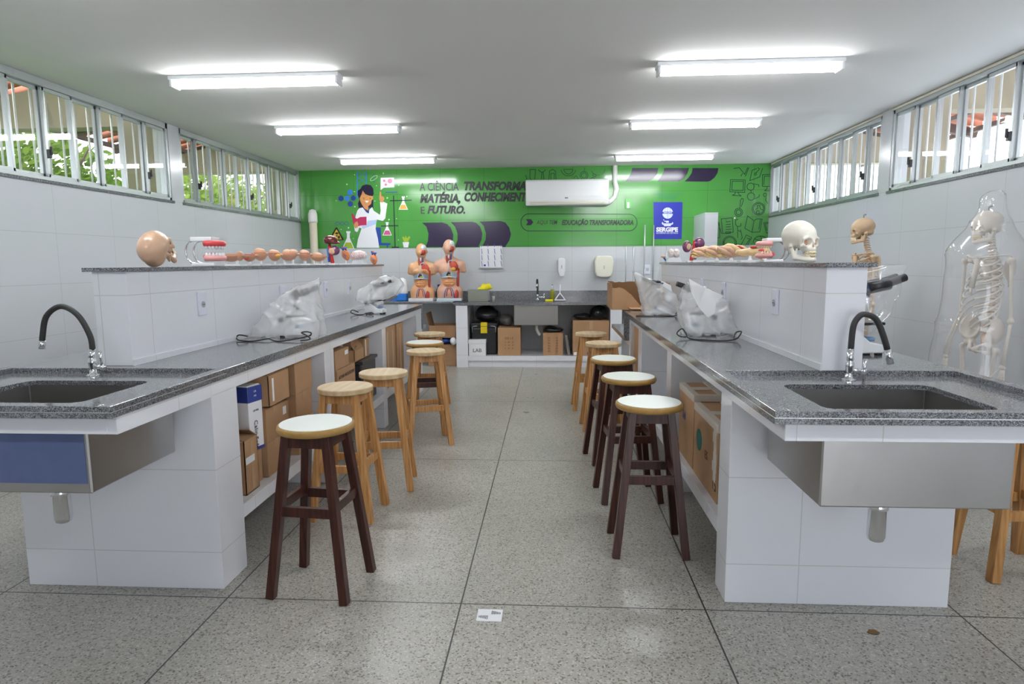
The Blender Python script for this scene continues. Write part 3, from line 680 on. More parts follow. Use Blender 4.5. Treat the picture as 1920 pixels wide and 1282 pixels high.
carton('cardboard_box',(-1.74,4.76,.7365),(-1.53,4.95,.832),'brown box nearest the band, stacked over the open box on the crate','box',GB,seam=False)
# bay 3 : upright flat cartons
for i,(y0,y1,x1) in enumerate(((5.40,5.60,-1.44),(5.605,5.80,-1.445),(5.805,6.06,-1.43))):
    carton('tall_carton',(-1.70,y0,Z+.001),(x1,y1,.842-.002*i),'%s of three tall brown cartons filling the third left bay'%('nearest','middle','farthest')[i],'box','tall cartons in the third left bay',tape='x',label_=[('x+',.0,.5,.018,.46,'clear tape')],seam=False)
# right bench bay 1
for i,(y0,y1,z1,lab) in enumerate(((2.83,3.31,.668,'taped brown box with green round mark, nearer in the right bench bay'),(3.325,3.70,.70,'taped brown box behind the green-marked one in the right bench bay'))):
    t=carton('taped_box',(.752,y0,Z),(1.04,y1,z1),lab,'box','taped boxes in the right bench',seam=False)
    a,b_,h=.144,(y1-y0)/2,z1-Z
    m=MB(); m.box(-a-.002,-b_-.002,h-.035,-a+.03,b_+.002,h+.002); m.box(-a-.0012,-b_-.0028,h-.03,a,-b_+.03,h+.0028); m.build('tape','clear tape',t,world=False)
    m=MB(); m.box(-a,-.03,h-.001,a,.03,h+.0036); m.box(-a*.1,-b_,h-.001,a*.25,b_,h+.0044); m.build('tape','clear tape',t,world=False)
    if i==0:
        m=MB()
        for q in range(6): m.box(-a-.003,-b_+.02+.006*math.sin(q*1.4),h-.05-q*.045,-a-.0005,-b_+.075+.012*math.sin(q*2),h-.005-q*.045)
        m.build('loose_tape','clear tape',t,world=False)
        mat('green mark',(.03,.16,.13),.7)
        MB().lathe([(.055,0),(.055,.001)],n=28).xf(frame((-a-.0005,.12,h*.55),(0,-1,0),(0,0,1))).build('round_logo','green mark',t,world=False)
        text('printing','ES',.06,frame((-a-.001,-.03,h*.45),(0,-1,0),(0,0,1)),'print brown',t,world=False); text('printing','15',.08,frame((-a-.001,-.19,h*.2),(0,-1,0),(0,0,1)),'ink',t,world=False)
    else:
        text('printing','Sul',.07,frame((-a-.001,.05,h*.6),(0,-1,0),(0,0,1)),'navy',t,world=False)
t=carton('cardboard_box',(.745,5.26,Z),(1.03,5.72,.842),'large plain orange-brown carton filling the far bay of the right bench','box',None,seam=False)
# far end of right bench: carton on the low slab carrying the torn box
carton('cardboard_box',(.74,5.96,.721),(1.15,6.42,.952),'plain brown carton on the low end of the right bench, under the torn box','box',None,seam=False)
t=thing('torn_box',(.84,6.25,.9535),'large torn open brown cardboard box at the far end of the right bench','box')
rs=random.Random(4)
def torn(p0,p1,z0,z1,amp,n=14,th=.005,drop=None):
    p0=Vector(p0);p1=Vector(p1); nrm=(p1-p0).normalized().cross(Vector((0,0,1)))*th
    top=[]
    for i in range(n+1):
        u=i/n; z=z1+rs.uniform(-amp,amp)
        if drop: z-=drop(u)
        top.append(Vector((*(p0+(p1-p0)*u).xy,z)))
    return MB().prism([Vector((*p0.xy,z0)),Vector((*p1.xy,z0))]+top[::-1],nrm)
x0,x1,y0,y1,zb=.575,1.10,6.0,6.5,.9535
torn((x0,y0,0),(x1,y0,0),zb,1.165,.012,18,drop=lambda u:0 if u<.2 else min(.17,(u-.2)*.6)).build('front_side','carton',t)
torn((x1,y1,0),(x0,y1,0),zb,1.20,.008).build('back_side','carton inside shade',t)
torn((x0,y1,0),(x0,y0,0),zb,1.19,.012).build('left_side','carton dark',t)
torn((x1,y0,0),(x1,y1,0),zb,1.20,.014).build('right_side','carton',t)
MB().box(x0,y0,zb,x1,y1,zb+.006).build('bottom','carton inside shade',t)
MB().prism([(.72,5.995,.975),(1.0,5.99,.965),(1.0,5.93,.958),(.74,5.92,.962)],(0,0,.004)).build('torn_flap','carton',t)
# ---------------------------------------------------------------- under the back counter
t=thing('storage_trunk',(-.905,8.72,.1565),'black plastic trunk with yellow latch under the back counter','storage box')
MB().box(-1.075,8.56,.157,-.735,8.95,.52).build('body','black plastic',t,bevel=.015); ld=MB().box(-1.085,8.55,.52,-.725,8.96,.585).build('lid','black plastic',t,bevel=.012)
mat('yellow',(.75,.55,.01),.4); mat('yellow cloth',(.80,.68,.02),.8,bump=.3,bscale=30)
MB().box(-.95,8.54,.545,-.86,8.552,.60).build('latch','yellow',ld,bevel=.004); MB().box(-.95,8.545,.45,-.86,8.558,.54).build('latch','yellow',ld,bevel=.004)
for sx_ in (-1,1): MB().tube([(-.905+sx_*.16,8.553,.46),(-.905+sx_*.16,8.545,.53),(-.905+sx_*.145,8.545,.545),(-.905+sx_*.09,8.545,.55)],.006,6).build('handle','alu',t,smooth=True)
def bagshape(name,lab,lo,hi,m,seed=1,cat='plastic bag',a=.022,s=17):
    c=[(lo[i]+hi[i])/2 for i in range(3)]; r=[(hi[i]-lo[i])/2 for i in range(3)]
    b=sdf_bm([ell(c,r)],[],[lo[i]-.04 for i in range(3)],[hi[i]+.04 for i in range(3)],max(r)/13,noise=wob(a,s,seed),clip=lo[2]+.003)
    return tag(b.build(name,m,smooth=True),lab,cat)
mat('black bag',(.015,.015,.017),.25,spec=.6); mat('dusty bag',(.12,.115,.11),.35)
bagshape('rubbish_bag','crumpled black plastic bag lying on the black trunk',(-1.05,8.58,.58),(-.70,9.0,.81),'black bag',3)
bagshape('dark_sack','dusty grey plastic sack on the carton left of the back sink',(-.70,8.60,.535),(-.52,8.85,.70),'dusty bag',5)
t=carton('lab_box',(-1.10,8.435,.1565),(-.875,8.545,.372),'small white lidded box marked LAB under the back counter','box',None,m='paper',seam=False,txt=[('y-',0,.33,.07,'LAB','ink')])
MB().box(-.118,-.061,.165,.118,.061,.2165).build('lid','white plastic',t,world=False,bevel=.003)
pr=lambda n,u,v,dv,s,tx,mt='print brown':[('y-',u,v-k*dv,s,tx,mt) for k in range(n)]
carton('cardboard_box',(-.71,8.46,.1565),(-.405,8.78,.534),'tall printed brown carton between the black trunk and the back sink','box','cartons under the back counter',seam=False,txt=[('y-',0,.62,.045,'IIIII I II','print brown')]+pr(3,0,.48,.11,.03,'II   IIII   III'))
carton('cardboard_box',(-.105,8.50,.1565),(.165,8.80,.458),'brown carton with red printed rows under the right of the back sink','box','cartons under the back counter',seam=False,txt=[('y-',-.4,.78-k*.12,.022,'IIIIII','print brown') for k in range(6)]+[('y-',.4,.78-k*.12,.022,'IIIII','red print') for k in range(6)])
carton('cardboard_box',(.295,8.46,.1565),(.775,8.84,.625),'biggest plain brown carton under the right end of the back counter','box','cartons under the back counter',tape='y',seam=True,label_=[('y-',-.8,.06,.07,.04,'paper'),('y-',-.1,.06,.05,.04,'navy')])
bagshape('dark_bag','flat black bag on top of the red-printed carton',(-.12,8.52,.4575),(.19,8.82,.52),'black bag',8)
bagshape('dark_bag','low black bag on the left of the biggest carton',(.30,8.50,.6255),(.53,8.82,.72),'black bag',9)
bagshape('dark_bag','taller black bag on the right of the biggest carton',(.54,8.50,.6255),(.76,8.82,.80),'black bag',11)
o=MB().beam((.245,8.50,.165),(.20,8.56,.42),.035,.02).build('metal_strip','alu'); tag(o,'grey metal strip leaning right of the red-printed carton','metal strip')
# corner boxes on the left under the side counter
mat('red print',(.35,.04,.02),.8); mat('blue cloth',(.02,.07,.35),.8)
for (lo,hi,lab,op) in (((-1.68,8.55,.001),(-1.285,8.95,.29),'lower brown carton with red rows on the floor in the back left corner',None),((-1.66,8.55,.385),(-1.29,8.93,.555),'open brown carton with red rows stacked over the blue bundle',((0,-1,-1.9,.0001),(-1,0,1.35,.17)))):
    carton('cardboard_box',lo,hi,lab,'box','cartons in the back left corner',seam=False,open_=op,txt=[('y-',0,.85-k*.15,.025,'= = = =  = = = =' ,'red print') for k in range(5)])
bagshape('blue_bundle','blue and grey bundle lying between the two corner cartons',(-1.64,8.56,.2905),(-1.30,8.9,.384),'blue cloth',4,'cloth',.008)
bagshape('paper_bag','pale crumpled bag resting at the pillar beside the blue bundle',(-1.36,8.44,.291),(-1.275,8.545,.40),'paper',6,'bag',.008)
# ---------------------------------------------------------------- things on the back counters
t=thing('covered_device',(-2.045,8.7,.8885),'small blue-based device with white shell at the left end of the back counter','device')
MB().box(-2.11,8.62,.889,-1.98,8.78,.985).build('base','blue shell',t,bevel=.01) if mat('blue shell',(.02,.18,.62),.35) else 0
MB().prism([(-2.19,8.62,.889),(-2.11,8.62,.889),(-2.11,8.62,.935)],(0,.14,0)).build('foot','blue shell',t)
MB().lathe([(.07,.986),(.075,1.0),(.07,1.10),(.05,1.18),(.01,1.2)],(-2.045,8.7,0)).build('shell','white plastic',t,smooth=True)
mat('bottle blue',(.02,.12,.28),.2,trans=.5)
t=thing('blue_bottle',(-1.585,8.98,.8885),'dark blue bottle standing between the two torso models','bottle')
MB().lathe([(.04,.889),(.042,.9),(.042,1.02),(.018,1.06),(.018,1.08)],(-1.585,8.98,0)).build('body','bottle blue',t,smooth=True); MB().lathe([(.021,1.08),(.021,1.1),(.01,1.102)],(-1.585,8.98,0)).build('cap','navy',t,smooth=True)
film('tank glass',(.62,.66,.58),.5,1.6,.05)
t=thing('glass_tank',(-.98,8.7,.876),'low greenish glass tank on the back counter right of the torsos','tank')
m=MB(); x0,x1,y0,y1,z0,z1=-1.12,-.845,8.58,8.82,.876,1.03
m.box(x0,y0,z0,x1,y0+.005,z1); m.box(x0,y1-.005,z0,x1,y1,z1); m.box(x0,y0,z0,x0+.005,y1,z1); m.box(x1-.005,y0,z0,x1,y1,z1); m.box(x0,y0,z0,x1,y1,z0+.005); m.build('glass_walls','tank glass',t)
m=MB()
for k in range(5): m.box(x0+.01,y0+.02,z0+.02+k*.024,x1-.01,y1-.02,z0+.026+k*.024)
m.build('glass_trays','tank glass',t); MB().box(x0-.004,y0-.004,z1,x1+.004,y1+.004,z1+.006).build('lid','tank glass',t)
b=sdf_bm([ell((-.885,8.7,1.07),(.075,.06,.045)),ell((-.94,8.68,1.05),(.05,.05,.02)),ell((-.86,8.72,1.055),(.06,.04,.025))],[],(-1.02,8.6,1.02),(-.77,8.8,1.14),.006,noise=wob(.012,60,3),clip=1.0375)
tag(b.build('yellow_cloth','yellow cloth',smooth=True),'crumpled bright yellow cloth on the glass tank','cloth')
t=tag(MB().lathe([(.018,.876),(.022,.95),(.020,.95),(.016,.88),(.001,.88)],(-.78,8.62,0)).build('drinking_glass','tank glass',smooth=True),'small clear glass on the back counter beside the tank','glass')
mat('oil',(.35,.36,.01),.1,trans=.4)
t=thing('soap_bottle',(.022,8.72,.876),'clear bottle half full of yellow-green liquid right of the back sink','bottle')
MB().lathe([(.03,.877),(.032,.89),(.032,1.0),(.024,1.03)],(.022,8.72,0)).build('liquid','oil',t,smooth=True)
MB().lathe([(.025,1.031),(.018,1.06),(.012,1.075),(.012,1.09)],(.022,8.72,0)).build('neck','clear film',t,smooth=True); MB().lathe([(.014,1.09),(.014,1.108),(.01,1.11)],(.022,8.72,0)).build('cap','alu',t,smooth=True)
tag(MB().box(-.075,8.52,.876,.03,8.58,.905).build('sponge','yellow cloth',bevel=.008),'yellow sponge at the right edge of the back sink','sponge')
t=thing('squeegee',(.125,8.62,.876),'white plastic hand squeegee upright on the back counter','squeegee')
m=MB(); m.tube([(.128,8.72,1.10),(.125,8.68,.98)],.008,8); m.tube([(.125,8.68,.985),(.06,8.62,.90)],.007,8); m.tube([(.125,8.68,.985),(.19,8.62,.90)],.007,8); m.build('handle','white plastic',t,smooth=True)
MB().box(.05,8.605,.885,.20,8.635,.902).build('head','white plastic',t,bevel=.003); MB().box(.05,8.612,.8765,.20,8.622,.886).build('blade','black',t)
# retort-stand rods behind the torn box
for i,(x,y,zt,r) in enumerate(((.99,8.55,1.60,.008),(1.115,8.75,1.595,.010),(1.09,8.55,1.25,.005),(1.29,8.95,1.90,.009),(1.245,8.6,1.30,.006),(1.425,9.04,1.90,.008),(1.44,8.7,1.33,.006),(1.60,9.02,1.60,.007))):
    t=thing('retort_stand',(x,y,.8755),('short' if zt<1.4 else 'tall' if zt>1.7 else 'medium')+' thin metal lab stand rod %s, rising behind the torn box'%('nearest the towel dispenser','next to the first rod','between the first two rods','left of the wall switch','just before the wall switch','along the blue sign edge','beside the wall switch','at the divider end')[i],'lab stand','lab stand rods on the back counter')
    MB().tube([(x,y,.885),(x,y,zt)],r,8).build('rod','alu',t,smooth=True); MB().cbox((x,y,.8805),(.07,.09,.009)).build('base','black',t,bevel=.003)
# ---------------------------------------------------------------- on the back wall
YW=9.119
t=thing('air_conditioner',(.22,YW-.1,2.175),'white split air conditioner mounted high on the green wall','air conditioner')
pf=[(0,2.175),(-.19,2.175),(-.215,2.24),(-.225,2.30),(-.215,2.50),(-.18,2.525),(0,2.525)]
MB().prism([(-.345,YW+a,z) for a,z in pf],(1.133,0,0)).build('casing','ac white',t,bevel=.014,bseg=3) if mat('ac white',(.80,.81,.83),.12,coat=.5) else 0
MB().box(-.29,YW-.212,2.19,.735,YW-.16,2.232).build('louvre','cream',t,bevel=.004); MB().box(-.29,YW-.2195,2.208,.735,YW-.21,2.214).build('louvre_gap','alu',t)
text('badge','BGH',.022,frame((.215,YW-.2245,2.27),(1,0,0),(0,0,1)),'ink',t,bold=.001)
tag(MB().tube([(.885,YW-.035,2.72),(.885,YW-.035,2.50),(.91,YW-.035,2.40),(.89,YW-.035,2.30),(.83,YW-.045,2.235),(.786,YW-.06,2.21)],.034,12).build('ac_pipe','pvc',smooth=True),'white tape-wrapped pipe from the air conditioner up to the ceiling','pipe')
t=thing('soap_dispenser',(.153,YW,1.19),'narrow white soap dispenser on the back wall','dispenser')
MB().prism([(.105,YW-.1,1.28),(.105,YW-.1,1.43),(.12,YW-.09,1.455),(.19,YW-.09,1.455),(.205,YW-.1,1.43),(.205,YW-.1,1.28),(.185,YW-.09,1.20),(.125,YW-.09,1.20)],(0,.1,0)).build('body','white plastic',t,bevel=.008)
MB().box(.146,YW-.104,1.31,.16,YW-.1,1.36).build('level_window','alu',t); MB().box(.13,YW-.08,1.185,.18,YW-.03,1.2).build('nozzle','alu',t)
t=thing('towel_dispenser',(.74,YW,1.18),'cream rounded paper towel dispenser on the back wall','dispenser')
MB().prism([(x,YW-.16,z) for x,z in ((.64,1.20),(.70,1.185),(.79,1.185),(.84,1.20),(.862,1.26),(.872,1.40),(.86,1.46),(.83,1.485),(.65,1.485),(.62,1.46),(.608,1.40),(.618,1.26))],(0,.16,0)).build('body','dispenser cream',t,bevel=.03,bseg=4) if mat('dispenser cream',(.80,.79,.66),.25) else 0
MB().box(.733,YW-.163,1.30,.747,YW-.159,1.35).build('level_window','alu',t)
t=thing('wall_switch',(1.357,YW,1.29),'white switch plate on the back wall behind the lab stands','switch'); MB().box(1.32,YW-.012,1.225,1.395,YW,1.355).build('plate','socket white',t,bevel=.003); MB().box(1.338,YW-.016,1.27,1.377,YW-.012,1.31).build('rocker','alu',t)
t=thing('wall_switch',(1.076,YW-.006,2.2),'green-covered switch plate on the mural, right of the air conditioner','switch'); MB().box(1.033,YW-.022,2.13,1.12,YW-.006,2.265).build('plate','mural green',t,bevel=.003) if mat('mural green',(.075,.36,.06),.2) else 0
MB().box(1.06,YW-.026,2.14,1.09,YW-.022,2.22).build('rocker','white plastic',t)
# drying rack with pegs
t=thing('drying_rack',(-.848,YW,1.33),'white wall panel with rows of slanted blue pegs above the glass tank','rack')
MB().box(-1.005,YW-.02,1.335,-.69,YW,1.635).build('panel','paper',t,bevel=.002)
for i in range(4):
    for j in range(4):
        x=-.985+i*.092; z=1.60-j*.088
        if j==0: MB().tube([(x,YW-.02,z+.06),(x+.004,YW-.03,z+.02)],.004,6).build('peg','navy',t)
        else: MB().tube([(x,YW-.022,z+.085),(x+.012,YW-.05,z+.01)],.0042,6).build('peg','navy',t)
MB().box(-.955,YW-.0215,1.35,-.925,YW-.02,1.375).build('label_patch','navy',t)
MB().box(-1.015,YW-.045,1.32,-.68,YW,1.334).build('drip_tray','alu',t)
# PVC pipe in the left corner
t=thing('pvc_pipe',(-3.39,9.0,.889),'cream capped vertical plastic pipe in the back left corner','pipe')
MB().tube([(-3.375,9.0,.889),(-3.375,9.0,2.03)],.055,20).build('pipe','pvc cream',t,smooth=True) if mat('pvc cream',(.72,.66,.52),.4) else 0
MB().lathe([(.062,1.98),(.064,2.0),(.062,2.1),(.045,2.155),(.01,2.17)],(-3.375,9.0,0)).build('cap','pvc',t,smooth=True)
mat('dry leaf',(.16,.09,.035),.8)
tag(MB().prism([(1.195,2.33,.0005),(1.21,2.346,.004),(1.23,2.342,.006),(1.242,2.325,.002),(1.228,2.315,.004),(1.21,2.318,.003)],(0,0,.0012)).build('dry_leaf','dry leaf'),'small dry brown leaf on the terrazzo before the right sink','leaf')
# ---------------------------------------------------------------- printed mural on the back wall
YM=9.1145
mur=thing('wall_mural',(-.3,9.117,1.617),'bright green printed mural with scientist, slogans and school icons on the back wall','mural')
MB().box(XL+.001,YM,1.617,XR-.001,9.1195,2.7195).build('green_panel','green tile',mur)
class Crop:      # points of the mural, read off on the wall plane
    def __init__(s,ox,oy,k): s.o=(ox,oy,k)
    def __call__(s,x,y,l=1):
        px=s.o[0]+x/s.o[2]; py=s.o[1]+y/s.o[2]
        r=_r*((px-960)/1192.55)+_u*((641-py)/1192.55)+_f; t=YM/r.y
        return Vector((r.x*t,YM-.0005-.0007*l,1.4+r.z*t))
    def w(s,n): return n/s.o[2]*9.11/1192.55
G=Crop(560,310,7.541); K=Crop(1340,300,7.125); A_=Crop(970,310,8.348); Q=Crop(560,300,4.364); T3=Crop(980,300,4.0); F=Crop(1215,360,12.82)
for n,c,r in (('m dark',(.026,.017,.05),.18),('m line',(.012,.05,.03),.2),('m white',(.80,.81,.85),.2),('m skin',(.55,.24,.09),.3),('m hair',(.015,.012,.035),.2),('m red',(.42,.025,.09),.25),('m blue',(.02,.055,.28),.2),('m lblue',(.04,.20,.62),.2),
    ('m shade',(.46,.58,.82),.2),('m yellow',(.62,.40,.03),.25),('m ygreen',(.30,.42,.03),.25),('m pink',(.55,.10,.25),.25),('m flag',(.025,.035,.33),.2),('m teal',(.03,.22,.16),.2),('m grey',(.022,.03,.028),.4),('m orange',(.70,.35,.05),.3),('m black',(.01,.01,.01),.3),('m logo',(.62,.68,.88),.3),('m pale',(.45,.68,.4),.3)): mat(n,c,r)
def shapes(name,m,C,polys,l=1,label=None):
    b=MB()
    for i,p in enumerate(polys): b.prism([C(x,y,l)-Vector((0,i*.00006,0)) for x,y in p],(0,.0003,0))
    o=b.build(name,m,mur); 
    if label: o['label']=label
    return o
def circ(cx,cy,rx,ry=None,n=22,a0=0,a1=360):
    ry=ry or rx; return [(cx+rx*math.cos(math.radians(a0+(a1-a0)*k/n)),cy+ry*math.sin(math.radians(a0+(a1-a0)*k/n))) for k in range(n+(a1-a0<360))]
def strokes(name,m,C,lines,w,l=1):
    b=MB(); q=0
    for L in lines:
        for (x0,y0),(x1,y1) in zip(L,L[1:]):
            q+=1; e_=Vector((0,(q%5)*.00005,0))
            d=math.hypot(x1-x0,y1-y0) or 1; ux,uy=(x1-x0)/d,(y1-y0)/d; e=w*.35; nx,ny=-uy*w/2,ux*w/2
            x0a,y0a,x1a,y1a=x0-ux*e,y0-uy*e,x1+ux*e,y1+uy*e
            b.prism([C(x0a+nx,y0a+ny,l)-e_,C(x1a+nx,y1a+ny,l)-e_,C(x1a-nx,y1a-ny,l)-e_,C(x0a-nx,y0a-ny,l)-e_],(0,.0004,0))
    return b.build(name,m,mur)
cl=lambda p:p+[p[0]]
R4=lambda x0,y0,x1,y1:[(x0,y0),(x1,y0),(x1,y1),(x0,y1)]
# scientist
shapes('tower','m lblue',G,[R4(822,82,836,470),R4(950,82,962,300)],1); strokes('tower_lattice','m lblue',G,[[(832,90),(955,170),(832,250),(955,330)],[(955,90),(832,170),(955,250)]],5,1)
shapes('chair_drawing','m blue',G,[[(1090,875),(1160,880),(1170,1095),(1300,1098),(1300,1125),(1265,1130),(1265,1160),(1245,1160),(1245,1130),(1130,1130)]],1)
shapes('scientist_hair','m hair',G,[[(850,605),(838,540),(862,480),(835,420),(835,360),(875,330),(900,285),(960,268),(1020,280),(1055,330),(1062,400),(1045,440),(1055,520),(1055,605),(990,600),(915,600)]],2)
shapes('scientist_face','m skin',G,[[(865,460),(895,400),(905,355),(940,405),(1000,430),(1055,435),(1050,480),(1035,490),(1025,545),(985,575),(985,650),(945,650),(918,590),(890,545),(870,500)],
   circ(1180,470,32,34),[(1148,370),(1165,375),(1172,440),(1200,450),(1195,525),(1155,520),(1140,470)]],3)
shapes('scientist_coat','m white',G,[[(905,595),(985,640),(1040,590),(1060,640),(1150,700),(1160,640),(1150,520),(1200,515),(1255,540),(1240,640),(1225,750),(1190,785),(1105,765),(1095,830),(1088,900),(1120,1030),(1140,1165),(818,1165),(840,1040),(890,890),(855,880),(840,930),(820,942),(795,925),(785,860),(800,790),(805,720),(830,640),(860,605)]],3)
shapes('coat_belt','m shade',G,[[(975,785),(1110,768),(1092,830),(905,900),(890,860),(965,848)]],4)
shapes('coat_collar','m blue',G,[[(905,595),(918,590),(950,640),(985,650),(990,600),(1002,605),(992,680),(955,660)]],5)
shapes('book_drawing','m red',G,[[(748,680),(775,690),(800,740),(825,755),(870,730),(960,725),(962,845),(880,850),(835,862),(800,850),(768,810)]],5)
shapes('scientist_hand','m skin',G,[[(780,850),(795,810),(830,790),(845,830),(835,880),(800,890)]],6)
strokes('glasses','m orange',G,[cl(circ(920,465,34)),cl(circ(1010,465,32)),[(952,460),(980,460)]],7,6)
shapes('smile','m white',G,[[(940,500),(992,498),(985,518),(968,527),(950,520)]],6)
shapes('eyes','m black',G,[circ(922,470,5,7),circ(1012,468,5,7)],6)
shapes('speech_bubble','m white',G,[[(1160,175),(1345,172),(1352,185),(1350,310),(1205,315),(1158,350)]],2)
shapes('molecule','m pink',G,[circ(1210,218,18),circ(1292,222,34),circ(1233,272,18)],4); strokes('molecule_bonds','m red',G,[[(1210,218),(1240,235),(1233,272)],[(1240,235),(1292,222)]],6,3)
hexa=lambda x,y,r:[(x+r*math.sin(math.radians(60*k)),y+r*math.cos(math.radians(60*k))) for k in range(6)]
shapes('hexagons','m blue',G,[hexa(598,467,42),hexa(773,462,40),hexa(731,545,42)],2); shapes('light_hexagons','m lblue',G,[hexa(727,380,42),hexa(687,465,42)],2)
strokes('atom','m pale',G,[cl([(1063+60*math.cos(t)*.8-20*math.sin(t)*.7,180-60*math.cos(t)*.55-20*math.sin(t)*.9) for t in [k*.35 for k in range(18)]])],6,2)
strokes('atom_orbits','m blue',G,[cl([(1065+16*math.cos(t),180+62*math.sin(t)) for t in [k*.35 for k in range(18)]])],4,1)
strokes('dna','m blue',G,[[(520+k*10,822+22*math.sin(k*.5)) for k in range(20)],[(520+k*10,822-22*math.sin(k*.5)) for k in range(20)]],5,1)
shapes('hazard_triangle','m black',G,[[(535,875),(548,880),(640,1045),(632,1058),(440,1058),(432,1046),(522,882)]],2); shapes('hazard_face','m yellow',G,[[(535,900),(612,1044),(460,1044)]],3)
shapes('hazard_sign','m black',G,[circ(540,996,12),circ(540,960,24,16),circ(512,1015,15,22),circ(570,1015,15,22)],4)
def flask(x,y,k,liq,n):
    shapes('flask','m white',G,[[(x-22*k,y),(x+22*k,y),(x+22*k,y+16*k),(x+15*k,y+20*k),(x+15*k,y+70*k),(x+66*k,y+188*k),(x-66*k,y+188*k),(x-15*k,y+70*k),(x-15*k,y+20*k),(x-22*k,y+16*k)]],2)
    shapes('flask_liquid',liq,G,[[(x-28*k,y+118*k),(x+28*k,y+118*k),(x+54*k,y+180*k),(x-54*k,y+180*k)]],3)
flask(1480,438,1,'m orange',0); flask(1252,802,1,'m pink',1); flask(703,930,1.35,'m ygreen',2)
strokes('flask_stand','m hair',G,[[(1342,430),(1365,1160)],[(1295,500),(1595,492)],[(1170,858),(1405,852)],[(1320,1158),(1415,1158)]],13,4)
shapes('pot','m white',G,[[(1470,1085),(1562,1083),(1548,1160),(1486,1160)]],2); shapes('plant','m ygreen',G,[[(1490,1083),(1465,1020),(1480,1000),(1500,1030),(1512,990),(1530,1030),(1560,1000),(1580,1015),(1545,1083)]],2)
rs=random.Random(2)
shapes('dots','m pale',G,[circ(x,y,r,n=8) for x,y,r in ((790,132,8),(682,268,12),(1197,112,10),(530,500,8),(795,583,10),(1253,460,11),(1277,766,11),(705,882,11),(1078,503,7),(1100,288,7),(790,372,8),(600,905,6),(1385,752,7),(1410,1053,7),(773,1033,6),(1415,280,7),(1530,440,9))],1)
strokes('faded_text_band','m blue',G,[[(1230,378),(1390,376)]],14,1)
# lettering
def word(tx,C,x0,x1,y,h,m='m grey',bold=0,it=0,l=2):
    a=C(x0,y,l); b=C(x1,y,l); wd=(b-a).length; mid=(a+b)/2; H=C.w(h)/.70
    text('lettering',tx,H,frame(mid,b-a,(0,0,1)),m,mur,bold=bold*H,shear=it,width=wd,ext=.0003)
word('A CIÊNCIA',Q,990,1310,222,62,bold=.012); word('TRANSFORMAR',Q,1345,1905,216,62,bold=.055,it=.25)
word('MATÉRIA,',Q,990,1322,318,64,bold=.055,it=.25); word('CONHECIMENTO',Q,1350,1915,306,64,bold=.055,it=.25)
word('E',Q,998,1030,414,56,bold=.01); word('FUTURO.',Q,1052,1362,410,58,bold=.055,it=.25)
word('AQUI TEM',T3,103,260,468,30,bold=.012,it=.2); word('EDUCAÇÃO TRANSFORMADORA',T3,292,830,470,34,bold=.045,it=.22)
xs=circ(47,467,60,64,14,90,270)+circ(800,468,58,62,14,270,450); strokes('rounded_frame','m line',T3,[cl(xs)],6,1)
shapes('arrow','m dark',T3,[[(25,443),(62,443),(80,466),(62,488),(25,488),(40,466)]],2)
shapes('dark_band','m dark',Q,[[(1010,513),(1045,545),(1062,600),(1058,660),(1040,711),(1238,711),(1262,660),(1265,610),(1245,555),(1215,525),(1175,511)],
 [(1245,508),(1280,545),(1300,600),(1300,650),(1280,711),(1470,711),(1497,650),(1503,600),(1485,545),(1455,515),(1420,505)],
 [(1480,503),(1515,540),(1533,600),(1530,650),(1500,711),(1690,711),(1725,655),(1737,605),(1722,550),(1690,510),(1650,498)]],1)
shapes('dark_band','m dark',T3,[[(822,60),(1018,60),(1010,100),(980,140),(940,160),(770,160),(800,120),(815,90)],[(1060,60),(1248,60),(1235,100),(1210,140),(1175,160),(1010,160),(1040,120),(1058,85)],
 [(1275,60),(1468,60),(1462,95),(1440,130),(1405,158),(1380,162),(1215,160),(1245,130),(1268,95)]],1)
# blue government sign
shapes('blue_sign','m flag',F,[[(130,240),(830,240),(810,1130),(145,1130)]],1)
shapes('emblem','m logo',F,[circ(472,505,128,135,28),[(330,730),(355,720),(370,752),(570,752),(585,720),(605,730),(598,775),(560,785),(540,820),(385,820),(375,785),(338,778)],R4(390,690,500,712),R4(430,712,500,735),R4(365,660,390,680)],2)
shapes('emblem_band','m flag',F,[[(340,480),(390,470),(550,470),(605,480),(605,525),(550,520),(390,520),(340,525)]],3); strokes('emblem_lines','m flag',F,[[(472,375),(472,470)],[(472,520),(472,635)],[(420,380),(405,468)],[(524,380),(540,468)]],5,3)
word('SERGIPE',F,372,572,495,26,'m logo',bold=.03,l=4); word('SERGIPE',F,195,720,905,92,'m white',bold=.05,l=2); word('GOVERNO DO ESTADO',F,195,722,985,38,'m logo',bold=.01,l=2)
word('SECRETARIA DE ESTADO',F,140,835,58,38,'m teal',bold=.01); word('DA EDUCAÇÃO',F,270,690,140,42,'m teal',bold=.01)
